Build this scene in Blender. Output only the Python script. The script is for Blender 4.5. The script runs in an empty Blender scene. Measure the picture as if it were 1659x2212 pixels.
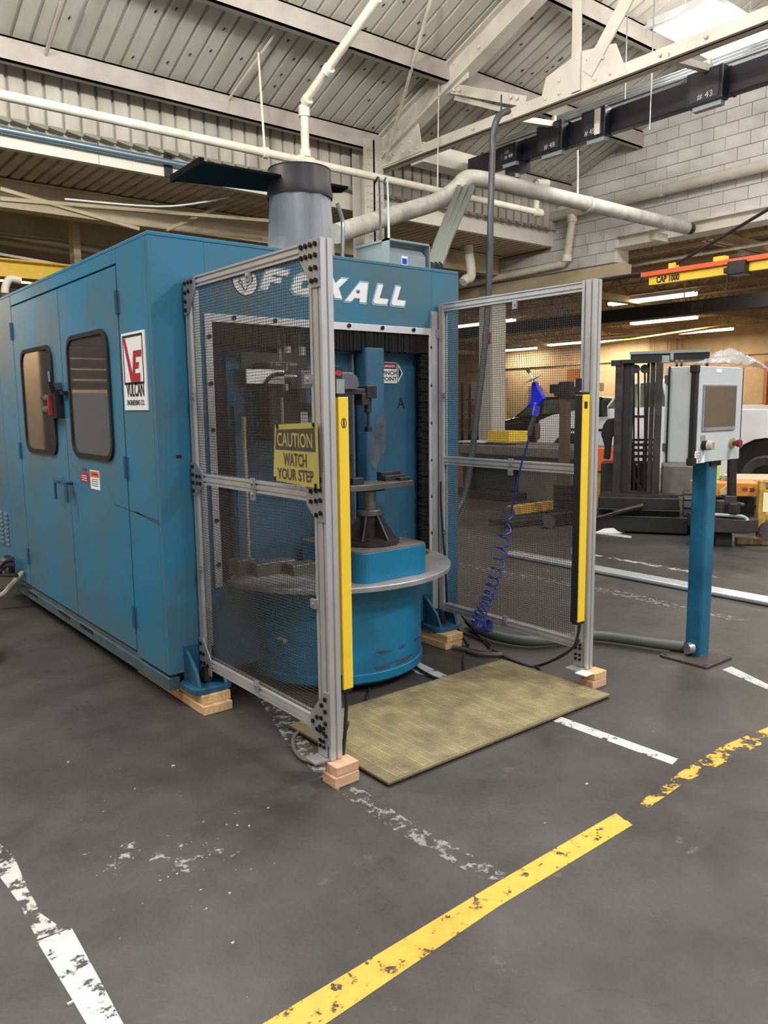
import bpy, bmesh, math, random
from mathutils import Vector, Matrix
random.seed(7)
SC = bpy.context.scene
COL = SC.collection

# ------------------------------------------------------------------ camera
W, H, FPX = 1659, 2212, 1684.87
YAW, PITCH, ROLL = math.radians(38.793), math.radians(7.8205), math.radians(-0.6733)
CAM = Vector((0, 0, 1.5))
_f = Vector((math.sin(YAW)*math.cos(PITCH), math.cos(YAW)*math.cos(PITCH), -math.sin(PITCH)))
_r0 = Vector((math.cos(YAW), -math.sin(YAW), 0)); _u0 = _r0.cross(_f)
_r = math.cos(ROLL)*_r0 + math.sin(ROLL)*_u0
_u = -math.sin(ROLL)*_r0 + math.cos(ROLL)*_u0
cd = bpy.data.cameras.new('camera'); cam = bpy.data.objects.new('camera', cd); COL.objects.link(cam)
cd.sensor_fit = 'HORIZONTAL'; cd.sensor_width = 36; cd.lens = FPX/W*36; cd.clip_start = .05; cd.clip_end = 200
m = Matrix((_r, _u, -_f)).transposed().to_4x4(); m.translation = CAM; cam.matrix_world = m
SC.camera = cam
def P(u, v, X=None, Y=None, Z=None):
    """world point where the sight line of a photo pixel meets a plane of the building grid"""
    d = _r*((u-W/2)/FPX) - _u*((v-H/2)/FPX) + _f
    if X is not None: t = (X-CAM.x)/d.x
    elif Y is not None: t = (Y-CAM.y)/d.y
    else: t = (Z-CAM.z)/d.z
    return CAM + d*t

# ------------------------------------------------------------------ world, exposure, lamps
w = bpy.data.worlds.new('world'); SC.world = w; w.use_nodes = True
bg = w.node_tree.nodes['Background']; bg.inputs[0].default_value = (1, .99, .97, 1); bg.inputs[1].default_value = .55
SC.view_settings.view_transform = 'Standard'; SC.view_settings.look = 'None'
SC.view_settings.exposure = 0.0; SC.view_settings.gamma = 1.0
try: SC.view_settings.use_curve_mapping = False
except Exception: pass
HIGH_BAYS = [  # x, y, z, watts
    (P(1507, 54, Z=5.95).x, P(1507, 54, Z=5.95).y, 5.95, 80), (P(1590, 98, Z=5.72).x, P(1590, 98, Z=5.72).y, 5.72, 70), (6.0, -1.0, 5.6, 300), (1.0, -1.6, 5.8, 180), (-2.6, 2.6, 6.2, 80),
    (9.4, 0.8, 6.2, 190), (-2.6, 7.0, 5.6, 110), (2.2, -4.6, 6.0, 120), (2.4, 4.8, 5.2, 120), (-0.6, 5.7, 5.1, 110), (4.7, 3.8, 5.4, 65)]  # last three hang unseen, put there to brighten the roof and machine side
UPLIGHT = 4.3   # strength of the point light added above the left lamps to brighten the roof
STRIPS = [((1340, 657), (1480, 628)), ((1375, 698), (1495, 682)), ((1470, 718), (1580, 708)), ((1300, 738), (1372, 730)),
          ((1180, 745), (1260, 737)), ((1085, 757), (1152, 750)), ((1000, 703), (1035, 698)), ((1060, 698), (1095, 688))]

# ------------------------------------------------------------------ materials
MATS = {}
def mat(name, rgb, rough=.5, metal=0., var=.12, scale=6., bump=0., rgb2=None, emit=0., bscale=60., coat=0., stretch=None, mid=.5, width=.35):
    if name in MATS: return MATS[name]
    m = bpy.data.materials.new(name); m.use_nodes = True; nt = m.node_tree; b = nt.nodes['Principled BSDF']
    c = tuple((x/255/12.92 if x/255 <= .04045 else ((x/255+.055)/1.055)**2.4) for x in rgb)
    c2 = tuple((x/255/12.92 if x/255 <= .04045 else ((x/255+.055)/1.055)**2.4) for x in rgb2) if rgb2 else tuple(x*(1-var) for x in c)
    tc = nt.nodes.new('ShaderNodeTexCoord'); src = tc.outputs['Object']
    if stretch:
        mp = nt.nodes.new('ShaderNodeMapping'); mp.inputs['Scale'].default_value = stretch; nt.links.new(src, mp.inputs[0]); src = mp.outputs[0]
    n = nt.nodes.new('ShaderNodeTexNoise'); n.inputs['Scale'].default_value = scale; n.inputs['Detail'].default_value = 6; n.inputs['Roughness'].default_value = .6
    nt.links.new(src, n.inputs['Vector'])
    r = nt.nodes.new('ShaderNodeValToRGB'); r.color_ramp.elements[0].position = mid-width/2; r.color_ramp.elements[1].position = mid+width/2
    r.color_ramp.elements[0].color = (*c2, 1); r.color_ramp.elements[1].color = (*c, 1)
    nt.links.new(n.outputs['Fac'], r.inputs[0]); nt.links.new(r.outputs[0], b.inputs['Base Color'])
    b.inputs['Roughness'].default_value = rough; b.inputs['Metallic'].default_value = metal
    if coat: b.inputs['Coat Weight'].default_value = coat; b.inputs['Coat Roughness'].default_value = .15
    if emit:
        b.inputs['Emission Color'].default_value = (*c, 1); b.inputs['Emission Strength'].default_value = emit
    if bump:
        n2 = nt.nodes.new('ShaderNodeTexNoise'); n2.inputs['Scale'].default_value = bscale; n2.inputs['Detail'].default_value = 4
        nt.links.new(src, n2.inputs['Vector'])
        bp = nt.nodes.new('ShaderNodeBump'); bp.inputs['Strength'].default_value = bump; bp.inputs['Distance'].default_value = .01
        nt.links.new(n2.outputs['Fac'], bp.inputs['Height']); nt.links.new(bp.outputs[0], b.inputs['Normal'])
    MATS[name] = m; return m
def paint(name, rgb, wear, scale=9., rough=.55):
    """worn floor paint: chips let the concrete below show"""
    m = mat(name, rgb, rough, var=.18, scale=14, bump=.15)
    nt = m.node_tree; b = nt.nodes['Principled BSDF']; out = nt.nodes['Material Output']
    tc = nt.nodes.new('ShaderNodeTexCoord')
    n = nt.nodes.new('ShaderNodeTexNoise'); n.inputs['Scale'].default_value = scale; n.inputs['Detail'].default_value = 9; n.inputs['Roughness'].default_value = .72
    nt.links.new(tc.outputs['Object'], n.inputs['Vector'])
    r = nt.nodes.new('ShaderNodeValToRGB'); r.color_ramp.elements[0].position = wear; r.color_ramp.elements[1].position = wear+.03
    nt.links.new(n.outputs['Fac'], r.inputs[0])
    t = nt.nodes.new('ShaderNodeBsdfTransparent'); mx = nt.nodes.new('ShaderNodeMixShader')
    nt.links.new(r.outputs[0], mx.inputs[0]); nt.links.new(t.outputs[0], mx.inputs[1]); nt.links.new(b.outputs[0], mx.inputs[2]); nt.links.new(mx.outputs[0], out.inputs[0])
    return m
def floor_mat():
    m = mat('concrete_floor', (72, 69, 66), .5, scale=2.3, rgb2=(34, 32, 32), bump=.12, bscale=45, mid=.47, width=.4)
    nt = m.node_tree; b = nt.nodes['Principled BSDF']; ramp = [x for x in nt.nodes if x.type == 'VALTORGB'][0]
    tc = nt.nodes.new('ShaderNodeTexCoord')
    for q in nt.nodes:
        if q.type == 'TEX_NOISE' and abs(q.inputs['Scale'].default_value-2.3) < .01: q.inputs['Detail'].default_value = 12; q.inputs['Roughness'].default_value = .74
    # pale scuffs and dust flecks
    v = nt.nodes.new('ShaderNodeTexNoise'); v.inputs['Scale'].default_value = 5; v.inputs['Detail'].default_value = 10; v.inputs['Roughness'].default_value = .75
    nt.links.new(tc.outputs['Object'], v.inputs['Vector'])
    r = nt.nodes.new('ShaderNodeValToRGB'); r.color_ramp.elements[0].position = .62; r.color_ramp.elements[1].position = .72
    r.color_ramp.elements[0].color = (0, 0, 0, 1); r.color_ramp.elements[1].color = (.5, .5, .5, 1)
    nt.links.new(v.outputs['Fac'], r.inputs[0])
    mx = nt.nodes.new('ShaderNodeMixRGB'); mx.inputs[2].default_value = (.22, .21, .2, 1)
    nt.links.new(r.outputs[0], mx.inputs[0]); nt.links.new(ramp.outputs[0], mx.inputs[1])
    # hairline cracks
    vo = nt.nodes.new('ShaderNodeTexVoronoi'); vo.feature = 'DISTANCE_TO_EDGE'; vo.inputs['Scale'].default_value = .55
    dn = nt.nodes.new('ShaderNodeTexNoise'); dn.inputs['Scale'].default_value = 2.5; dn.inputs['Detail'].default_value = 5
    nt.links.new(tc.outputs['Object'], dn.inputs['Vector'])
    ad = nt.nodes.new('ShaderNodeVectorMath'); ad.operation = 'MULTIPLY_ADD'; ad.inputs[1].default_value = (.9, .9, 0)
    nt.links.new(dn.outputs['Color'], ad.inputs[0]); nt.links.new(tc.outputs['Object'], ad.inputs[2]); nt.links.new(ad.outputs[0], vo.inputs['Vector'])
    r2 = nt.nodes.new('ShaderNodeValToRGB'); r2.color_ramp.elements[0].position = .0; r2.color_ramp.elements[1].position = .0022
    r2.color_ramp.elements[0].color = (.72, .72, .72, 1); r2.color_ramp.elements[1].color = (1, 1, 1, 1)
    nt.links.new(vo.outputs['Distance'], r2.inputs[0])
    m2 = nt.nodes.new('ShaderNodeMixRGB'); m2.blend_type = 'MULTIPLY'; m2.inputs[0].default_value = 1
    nt.links.new(mx.outputs[0], m2.inputs[1]); nt.links.new(r2.outputs[0], m2.inputs[2]); nt.links.new(m2.outputs[0], b.inputs['Base Color'])
    return m
def glassy(name, rgb, rough, alpha, trans=True):
    m = mat(name, rgb, rough, var=.05); nt = m.node_tree; b = nt.nodes['Principled BSDF']; out = nt.nodes['Material Output']
    t = nt.nodes.new('ShaderNodeBsdfTransparent'); mx = nt.nodes.new('ShaderNodeMixShader'); mx.inputs[0].default_value = alpha
    nt.links.new(t.outputs[0], mx.inputs[1]); nt.links.new(b.outputs[0], mx.inputs[2]); nt.links.new(mx.outputs[0], out.inputs[0])
    return m
TEAL = mat('teal_enamel', (42, 119, 154), .3, scale=1.6, bump=.03, bscale=6, rgb2=(78, 106, 116), mid=.48, width=.34)
TEALD = mat('teal_enamel_worn', (34, 88, 118), .45, scale=5, rgb2=(46, 76, 92), mid=.42, width=.2)
TEALP = mat('teal_pedestal_paint', (12, 122, 166), .35, scale=3, rgb2=(24, 96, 128))
TEALI = mat('teal_inner_panel', (54, 102, 132), .42, scale=3, rgb2=(48, 88, 114))
TEALG = mat('grimy_teal_channel', (70, 98, 108), .6, scale=6, rgb2=(60, 70, 74))
ALU = mat('aluminium_profile', (205, 205, 206), .38, .55, var=.18, scale=9, stretch=(1, 1, .4))
ALUP = mat('aluminium_plate', (170, 170, 172), .42, .55, var=.15, scale=20)
TRIM = mat('opening_trim', (215, 215, 218), .4, .3, var=.1)
BLK = mat('black_paint', (28, 28, 30), .5, var=.3, scale=10)
BOLT = mat('black_bolt', (30, 30, 32), .35, .5)
RUB = mat('black_rubber', (24, 24, 25), .75, var=.3, scale=14)
BRUSH = mat('black_brush_bristles', (16, 16, 17), .9, var=.4, scale=60, stretch=(8, 8, 1), bump=.6, bscale=80)
WIRE = mat('dark_wire', (84, 80, 76), .42, .5, var=.2)
YEL = mat('safety_yellow', (244, 206, 56), .45, var=.08, scale=10)
YELD = mat('dull_yellow', (200, 160, 60), .55, scale=9, rgb2=(150, 112, 44))
STEEL = mat('machined_steel', (128, 126, 124), .38, .75, var=.3, scale=8)
STEELD = mat('dark_steel', (74, 72, 72), .45, .6, scale=7, rgb2=(48, 47, 48))
DISCM = mat('turntable_steel', (168, 168, 168), .42, .35, scale=5, rgb2=(136, 136, 138))
GREYB = mat('light_grey_enamel', (190, 196, 198), .42, scale=6, rgb2=(174, 182, 186), mid=.45)
GREYE = mat('mid_grey_enamel', (142, 152, 154), .45, var=.1)
ROOF = mat('cream_roof_deck', (200, 196, 184), .6, scale=1.3, rgb2=(176, 170, 156), stretch=(2, .3, .3))
STRC = mat('cream_structural_steel', (206, 200, 188), .55, scale=2.5, rgb2=(188, 180, 166))
PURL = mat('greyed_purlin_steel', (186, 178, 168), .55, scale=2.0, rgb2=(160, 150, 142))
FASC = mat('white_fascia', (228, 222, 208), .6, var=.08, scale=2)
BROWN = mat('brown_low_roof_deck', (205, 188, 158), .65, scale=2, rgb2=(180, 160, 130))
BROWNB = mat('tan_low_beam', (200, 186, 156), .6, scale=2, rgb2=(178, 162, 132))
TAN = mat('tan_joist_steel', (208, 180, 136), .6, scale=3, rgb2=(184, 154, 112))
TANW = mat('tan_painted_block', (222, 192, 150), .7, scale=3, rgb2=(206, 174, 132), bump=.2)
BLOCK = mat('white_painted_block', (210, 207, 203), .6, scale=4, rgb2=(196, 192, 187), bump=.25, bscale=40)
JOINT = mat('mortar_joint', (178, 173, 166), .8)
PIPEW = mat('cream_pipe_paint', (226, 221, 206), .45, scale=5, rgb2=(206, 198, 176))
INSUL = mat('grey_pipe_wrap', (186, 182, 172), .6, scale=7, rgb2=(150, 145, 136))
CANV = mat('grey_canvas_duct', (150, 152, 154), .6, scale=3, rgb2=(118, 120, 124), stretch=(3, 3, .5))
CHAR = mat('charcoal_sheet_metal', (62, 58, 60), .45, .3, scale=4, rgb2=(40, 40, 43))
NAVY = mat('black_busway_enamel', (36, 38, 48), .35, .2, var=.25, scale=3)
GALV = mat('galvanised_conduit', (186, 194, 200), .3, .85, var=.15)
WOOD = mat('pale_pine', (222, 190, 142), .7, scale=5, rgb2=(188, 146, 98), stretch=(14, 1.5, 14))
WOODP = mat('pinkish_pine', (214, 176, 148), .7, scale=5, rgb2=(190, 148, 118), stretch=(1.5, 14, 14))
MATT = mat('dirty_yellow_matting', (128, 115, 78), .7, scale=4, rgb2=(98, 88, 68), bump=.4, bscale=120, mid=.48, width=.3)
MATL = mat('matting_ridge', (188, 176, 138), .7, scale=8, rgb2=(124, 112, 84))
WHITE = mat('white_sheet', (236, 236, 238), .5, var=.05)
INK = mat('black_ink', (30, 28, 30), .6)
RED = mat('red_ink', (170, 40, 50), .55)
ORANGE = mat('orange_ink', (236, 110, 50), .6)
CAUT = mat('faded_caution_yellow', (176, 163, 84), .6, var=.12, scale=5)
CAUTK = mat('faded_black_ink', (70, 66, 64), .6)
BLUEP = mat('bright_blue_plastic', (22, 40, 205), .4, var=.15)
BLUEH = mat('blue_coil_tube', (28, 48, 130), .35, var=.1)
GREENG = mat('grey_green_conduit', (88, 96, 90), .5, var=.15)
CABLE = mat('black_cable', (34, 34, 35), .55)
CABLEG = mat('dark_grey_cable', (84, 82, 80), .55)
GREYC = mat('grey_cable', (150, 144, 136), .5)
TRUCKW = mat('white_car_paint', (236, 236, 240), .25, var=.03, coat=.6)
CARB = mat('black_car_paint', (22, 22, 25), .2, var=.1, coat=.6)
CGLASS = mat('car_window_glass', (60, 70, 64), .08, .0, scale=2, rgb2=(130, 140, 110))
TYRE = mat('tyre_rubber', (66, 66, 68), .8, var=.2, scale=20)
CHROME = mat('bright_wheel_metal', (190, 190, 195), .25, .85)
SCREEN = mat('dark_touch_screen', (88, 78, 76), .12, var=.15, scale=3)
PANE = mat('smoked_window_pane', (70, 66, 64), .04, .0, var=.1)
PANE.node_tree.nodes['Principled BSDF'].inputs['Specular IOR Level'].default_value = .9
PLASTIC = glassy('clear_polythene', (196, 198, 204), .12, .42)
REDP = mat('red_button', (140, 34, 44), .4)
IVORY = mat('ivory_knob', (205, 198, 176), .4)
PANT = mat('orange_beam_paint', (226, 160, 66), .5, scale=6, rgb2=(196, 126, 48))
CRANEO = mat('crane_orange', (226, 96, 52), .5)
GLOW = mat('lamp_diffuser', (255, 250, 240), .5, emit=14, var=0)
GLOWW = mat('warm_strip_diffuser', (255, 246, 214), .5, emit=7, var=0)
DKGRN = mat('dark_green_bin', (40, 52, 46), .6)
SALM = mat('salmon_panel', (206, 132, 96), .6)
PLATE = mat('rusty_base_plate', (88, 74, 70), .6, .3, scale=10, rgb2=(66, 58, 56))
POSTM = mat('teal_post_enamel', (50, 126, 162), .26, .25, scale=3, rgb2=(28, 84, 116))

mat('dark_flange', (24, 24, 25), .9, scale=3).node_tree.nodes['Principled BSDF'].inputs['Specular IOR Level'].default_value = .05
# ------------------------------------------------------------------ mesh helpers
class MB:
    def __init__(s): s.v = []; s.f = []; s.mi = []; s.cur = 0
    def add(s, vs, fs):
        o = len(s.v); s.v += [tuple(v) for v in vs]; s.f += [tuple(i+o for i in f) for f in fs]; s.mi += [s.cur]*len(fs); return s
    def box(s, a, b):
        x0, y0, z0 = (min(a[i], b[i]) for i in range(3)); x1, y1, z1 = (max(a[i], b[i]) for i in range(3))
        return s.add([(x0,y0,z0),(x1,y0,z0),(x1,y1,z0),(x0,y1,z0),(x0,y0,z1),(x1,y0,z1),(x1,y1,z1),(x0,y1,z1)],
                     [(3,2,1,0),(4,5,6,7),(0,1,5,4),(1,2,6,5),(2,3,7,6),(3,0,4,7)])
    def obox(s, c, ax, ay, az):
        c, ax, ay, az = map(Vector, (c, ax, ay, az))
        vs = [c+ax*i+ay*j+az*k for k in (-.5, .5) for i, j in ((-.5,-.5),(.5,-.5),(.5,.5),(-.5,.5))]
        return s.add(vs, [(3,2,1,0),(4,5,6,7),(0,1,5,4),(1,2,6,5),(2,3,7,6),(3,0,4,7)])
    def beam(s, a, b, w, h, up=(0, 0, 1)):
        a, b = Vector(a), Vector(b); d = b-a; u = Vector(up); sd = d.cross(u)
        if sd.length < 1e-6: sd = d.cross(Vector((0, 1, 0)))
        sd.normalize(); u = sd.cross(d).normalized()
        return s.obox((a+b)/2, d, sd*w, u*h)
    def prism(s, poly, o, ux, uy, uz):
        """polygon (2d) in plane (ux,uy) at o, extruded by uz"""
        o, ux, uy, uz = map(Vector, (o, ux, uy, uz)); n = len(poly)
        if ux.cross(uy).dot(uz) < 0: poly = poly[::-1]
        vs = [o+ux*p[0]+uy*p[1] for p in poly]; vs += [v+uz for v in vs]
        return s.add(vs, [tuple(range(n))[::-1], tuple(range(n, 2*n))]+[(i, (i+1) % n, n+(i+1) % n, n+i) for i in range(n)])
    def tube(s, pts, r, n=8, cap=True, rs=None):
        pts = [Vector(p) for p in pts]; k = len(pts); vs = []; ref = None
        for i, p in enumerate(pts):
            t = (pts[min(i+1, k-1)]-pts[max(i-1, 0)])
            if t.length < 1e-9: t = Vector((0, 0, 1))
            t.normalize()
            if ref is None: ref = t.orthogonal().normalized()
            a = (ref-t*ref.dot(t))
            a = a.normalized() if a.length > 1e-6 else t.orthogonal().normalized()
            ref = a; b = t.cross(a); rr = rs[i] if rs else r
            vs += [p+a*(math.cos(2*math.pi*j/n)*rr)+b*(math.sin(2*math.pi*j/n)*rr) for j in range(n)]
        fs = [(i*n+j, i*n+(j+1) % n, (i+1)*n+(j+1) % n, (i+1)*n+j) for i in range(k-1) for j in range(n)]
        if cap: fs += [tuple(range(n))[::-1], tuple(range((k-1)*n, k*n))]
        return s.add(vs, fs)
    def cyl(s, a, b, r, n=20, r2=None):
        return s.tube([a, b], r, n, rs=[r, r if r2 is None else r2])
    def lathe(s, c, prof, n=32, a0=0, a1=2*math.pi):
        c = Vector(c); full = abs(a1-a0-2*math.pi) < 1e-6; k = len(prof); m = n if full else n+1; vs = []
        for j in range(m):
            a = a0+(a1-a0)*j/n
            vs += [c+Vector((r*math.cos(a), r*math.sin(a), z)) for r, z in prof]
        fs = [(j*k+i, ((j+1) % m)*k+i, ((j+1) % m)*k+i+1, j*k+i+1) for j in range(n) for i in range(k-1)]
        return s.add(vs, fs)
    def sphere(s, c, r, n=12, sz=1.):
        return s.lathe(c, [(max(1e-4, r*math.sin(math.pi*i/8)), -r*sz*math.cos(math.pi*i/8)) for i in range(9)], n)
    def build(s, name, mats, parent=None, bevel=0, smooth=False, kind=None, label=None, cat=None, group=None):
        me = bpy.data.meshes.new(name); off = Vector((0, 0, 0))
        q = parent
        while q: off += q.location; q = q.parent
        me.from_pydata([tuple(Vector(v)-off) for v in s.v], [], s.f)
        for mm in (mats if isinstance(mats, (list, tuple)) else [mats]): me.materials.append(mm)
        if max(s.mi, default=0): me.polygons.foreach_set('material_index', s.mi)
        bm = bmesh.new(); bm.from_mesh(me); bmesh.ops.recalc_face_normals(bm, faces=bm.faces); bm.to_mesh(me); bm.free()
        if smooth:
            me.polygons.foreach_set('use_smooth', [True]*len(me.polygons))
            try: me.set_sharp_from_angle(angle=math.radians(38))
            except Exception: pass
        o = bpy.data.objects.new(name, me); COL.objects.link(o)
        if parent: o.parent = parent
        if bevel:
            md = o.modifiers.new('bevel', 'BEVEL'); md.width = bevel; md.segments = 2; md.limit_method = 'ANGLE'; md.angle_limit = math.radians(40)
        tag(o, label, cat, group, kind); return o
def tag(o, label=None, cat=None, group=None, kind=None):
    if label: o['label'] = label
    if cat: o['category'] = cat
    if group: o['group'] = group
    if kind: o['kind'] = kind
    return o
def thing(name, loc, label, cat, group=None):
    o = bpy.data.objects.new(name, None); o.empty_display_size = .05; COL.objects.link(o); o.location = loc
    return tag(o, label, cat, group)
def inst(name, me, parent, loc, rot=None, scale=None):
    o = bpy.data.objects.new(name, me); COL.objects.link(o); o.parent = parent; o.location = loc
    if rot: o.rotation_euler = rot
    if scale: o.scale = scale
    return o
def struct(mb, name, mats, parent=None, **k):
    o = mb.build(name, mats, parent, **k)
    if not parent: o['kind'] = 'structure'
    return o
def copy_tree(o, parent=None):
    c = o.copy(); COL.objects.link(c); c.parent = parent
    for ch in o.children: copy_tree(ch, c)
    return c
def text(body, w_, h_, o, ux, uy, m_, parent, thick=.002, name='lettering', shear=0., bold=0.):
    cu = bpy.data.curves.new('t', 'FONT'); cu.body = body; cu.extrude = .01; cu.shear = shear; cu.offset = bold; cu.resolution_u = 3
    ob = bpy.data.objects.new('t', cu); COL.objects.link(ob)
    me = bpy.data.meshes.new_from_object(ob.evaluated_get(bpy.context.evaluated_depsgraph_get()))
    bpy.data.objects.remove(ob); bpy.data.curves.remove(cu)
    xs = [v.co.x for v in me.vertices]; ys = [v.co.y for v in me.vertices]
    x0, x1, y0, y1 = min(xs), max(xs), min(ys), max(ys)
    o, ux, uy = map(Vector, (o, ux, uy)); nz = ux.cross(uy)
    b = MB(); b.add([o+ux*((v.co.x-x0)/(x1-x0)*w_)+uy*((v.co.y-y0)/(y1-y0)*h_)+nz*(thick*(v.co.z/.01*.5+.5)) for v in me.vertices], [tuple(p.vertices) for p in me.polygons])
    bpy.data.meshes.remove(me)
    return b.build(name, m_, parent)
def catmull(pts, n=8):
    pts = [Vector(p) for p in pts]; q = [pts[0]]+pts+[pts[-1]]; out = []
    for i in range(1, len(q)-2):
        a, b, c, d = q[i-1:i+3]
        for k in range(n):
            t = k/n; out.append(.5*((2*b)+(c-a)*t+(2*a-5*b+4*c-d)*t*t+(3*b-a-3*c+d)*t**3))
    out.append(pts[-1]); return out
def rrect(x0, y0, x1, y1, r, n=5):
    out = []
    for cx, cy, a in ((x1-r, y1-r, 0), (x0+r, y1-r, 90), (x0+r, y0+r, 180), (x1-r, y0+r, 270)):
        out += [(cx+r*math.cos(math.radians(a+90*k/n)), cy+r*math.sin(math.radians(a+90*k/n))) for k in range(n+1)]
    return out
def ring(mb, outer, inner, o, ux, uy, uz):
    """frame between two same-length outlines, extruded"""
    o, ux, uy, uz = map(Vector, (o, ux, uy, uz)); n = len(outer)
    vs = [o+ux*p[0]+uy*p[1] for p in outer]+[o+ux*p[0]+uy*p[1] for p in inner]; vs += [v+uz for v in vs]
    fs = []
    for i in range(n):
        j = (i+1) % n
        fs += [(i, j, n+j, n+i), (2*n+i, 3*n+i, 3*n+j, 2*n+j), (i, 2*n+i, 2*n+j, j), (n+i, n+j, 3*n+j, 3*n+i)]
    return mb.add(vs, fs)
XA, YA, ZA = Vector((1, 0, 0)), Vector((0, 1, 0)), Vector((0, 0, 1))

# ================================================================== SETTING
ROOF_Y, ROOF_Z, SL = 10.0, 5.30, .375
def roofz(y): return ROOF_Z+SL*(ROOF_Y-y)
struct(MB().box((-14, -9, -.2), (42, 52, 0)), 'floor', floor_mat())
# --- painted floor lines (thin layers of paint)
YP = paint('yellow_floor_paint', (214, 168, 64), .405, 18); YPW = paint('yellow_floor_paint_worn', (212, 166, 68), .50, 9)
WP = paint('white_floor_paint', (190, 193, 194), .41, 17); WPW = paint('white_floor_paint_worn', (184, 182, 178), .50, 9); WPF = paint('white_floor_paint_faint', (134, 131, 128), .52, 20)
def line(pts, m_, label):
    n = 1; b = MB(); q = [P(*p, Z=0) for p in pts]
    b.prism([(p.x, p.y) for p in q], (0, 0, .0004), XA, YA, ZA*.0012)
    b.build('floor_line', m_, label=label, cat='floor line')
line([(552, 2222), (690, 2222), (1078, 1958), (1366, 1783), (1356, 1774), (1349, 1772), (1330, 1757), (1058, 1916)], YP, 'thick yellow stripe painted on the dark floor in the foreground')
line([(1380, 1735), (1402, 1745), (1480, 1690), (1662, 1600), (1662, 1570), (1560, 1612), (1470, 1668)], YPW, 'flaking yellow paint patches on the floor at the right edge')
line([(80, 2035), (155, 2005), (212, 2110), (268, 2215), (188, 2215), (150, 2150)], WP, 'broad white stripe on the floor in the bottom left corner')
line([(-4, 1820), (30, 1850), (60, 1920), (90, 1975), (140, 2010), (80, 2030), (40, 1950), (-4, 1890)], WPW, 'chipped white paint flecks on the floor at the left edge')
line([(540, 1480), (575, 1475), (640, 1560), (690, 1640), (760, 1690), (900, 1785), (1098, 1890), (1062, 1912), (860, 1800), (700, 1690), (620, 1605)], WPF, 'faint worn white stripe running from the near fence post to the yellow stripe')
line([(165, 1835), (330, 1815), (520, 1838), (480, 1880), (330, 1900), (230, 1890)], paint('pale_scuffs', (150, 146, 140), .58, 12), 'pale scuffed patch on the dark floor left of the near fence')
line([(1195, 1558), (1212, 1549), (1465, 1640), (1452, 1652)], WP, 'white stripe on the floor in front of the yellow mat')
line([(872, 1432), (900, 1428), (970, 1462), (960, 1468), (900, 1455)], WP, 'short white stripe on the floor beside the round blue pedestal')
line([(1560, 1447), (1580, 1440), (1662, 1480), (1662, 1492)], WP, 'white stripe running right from the console base plate')
line([(1270, 1198), (1284, 1198), (1485, 1231), (1560, 1246), (1555, 1249), (1480, 1236)], WPW, 'thin white stripe on the floor behind the silver floor rails')
line([(990, 1215), (1284, 1268), (1380, 1285), (1490, 1312), (1620, 1340), (1600, 1345), (1485, 1319), (1284, 1276), (990, 1222)], WPF, 'thin faded white stripe between the mesh fence and the console')
line([(1285, 1147), (1365, 1158), (1363, 1163), (1285, 1152)], WP, 'small white mark on the floor before the black truck base')

# --- corrugated sheet profile
def profile(width, pitch, rib, dep):
    pts = []; x = 0
    while x < width-1e-6:
        pts += [(x, 0), (x+pitch-rib, 0), (x+pitch-rib*.8, dep), (x+pitch-rib*.2, dep)]; x += pitch
    return pts+[(width, 0)]
def sheet_mesh(name, length, width, pitch, rib, dep, m_, dirv, nrm, thick=.004):
    pr_ = profile(width, pitch, rib, dep); b = MB(); dv, nv = Vector(dirv)*length, Vector(nrm)
    vs = []
    for e in (Vector(), dv):
        for h in (0, thick): vs += [XA*p[0]+nv*(p[1]+h)+e for p in pr_]
    n = len(pr_); fs = []
    for i in range(n-1):
        fs += [(i, i+1, 2*n+i+1, 2*n+i), (n+i, 3*n+i, 3*n+i+1, n+i+1), (i, n+i, n+i+1, i+1), (2*n+i, 2*n+i+1, 3*n+i+1, 3*n+i)]
    b.add(vs, fs); me = bpy.data.meshes.new(name); me.from_pydata([tuple(v) for v in b.v], [], b.f); me.materials.append(m_); return me
ceiling = thing('ceiling', (0, 0, ROOF_Z), None, None); ceiling['kind'] = 'structure'
sl = Vector((0, -1, SL)).normalized(); nr = Vector((0, SL, 1)).normalized()
rm = sheet_mesh('roof_sheet', 10.2, .8, .2, .045, .038, ROOF, sl, nr)
for i in range(18):
    inst('roof_sheet', rm, ceiling, (-2.2+.8*i, 10.15, roofz(10.15)+.02-ROOF_Z))
rnd = random.Random(21); b = MB()
for i in range(230):
    x, y = round(rnd.uniform(-2, 11.8)/.2)*.2+.06+rnd.uniform(0, .03), rnd.uniform(5.5, 9.9); z = roofz(y)+.012; b.obox((x, y, z), (.008, .003, 0), (-.012, .035, -.012), (0, 0, .012))
b.build('deck_clips', BLK, ceiling, kind='stuff')
clad = thing('wall_back', (0, 9.85, 4.72), None, None); clad['kind'] = 'structure'
cm_ = sheet_mesh('siding_sheet', .64, .8, .2, .045, .05, mat('cream_siding', (194, 188, 176), .6, scale=1.5, rgb2=(164, 156, 142), stretch=(2, 1, .6)), ZA, (0, 1, 0))
for i in range(18): inst('siding_sheet', cm_, clad, (-2.2+.8*i, .0, 0))
# scalloped lower ends of the siding
fl = MB()
for i in range(71):
    x = -2.2+.2*i
    fl.prism([(0, 0), (.14, .0), (.185, -.04), (.165, -.055), (.0, -.025)], (x, 9.80, 4.735), XA, ZA, (0, .1, 0))
fl.build('flashing', mat('flashing_grey', (140, 134, 118), .6), clad, kind='stuff')
fas = thing('trim_1', (0, 9.95, 4.44), None, None); fas['kind'] = 'structure'
for i in range(5): MB().box((-2.2+2.9*i, 9.93, 4.44), (-2.2+2.9*i+2.894, 10.03, 4.76)).build('fascia_board', FASC, fas)
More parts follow.
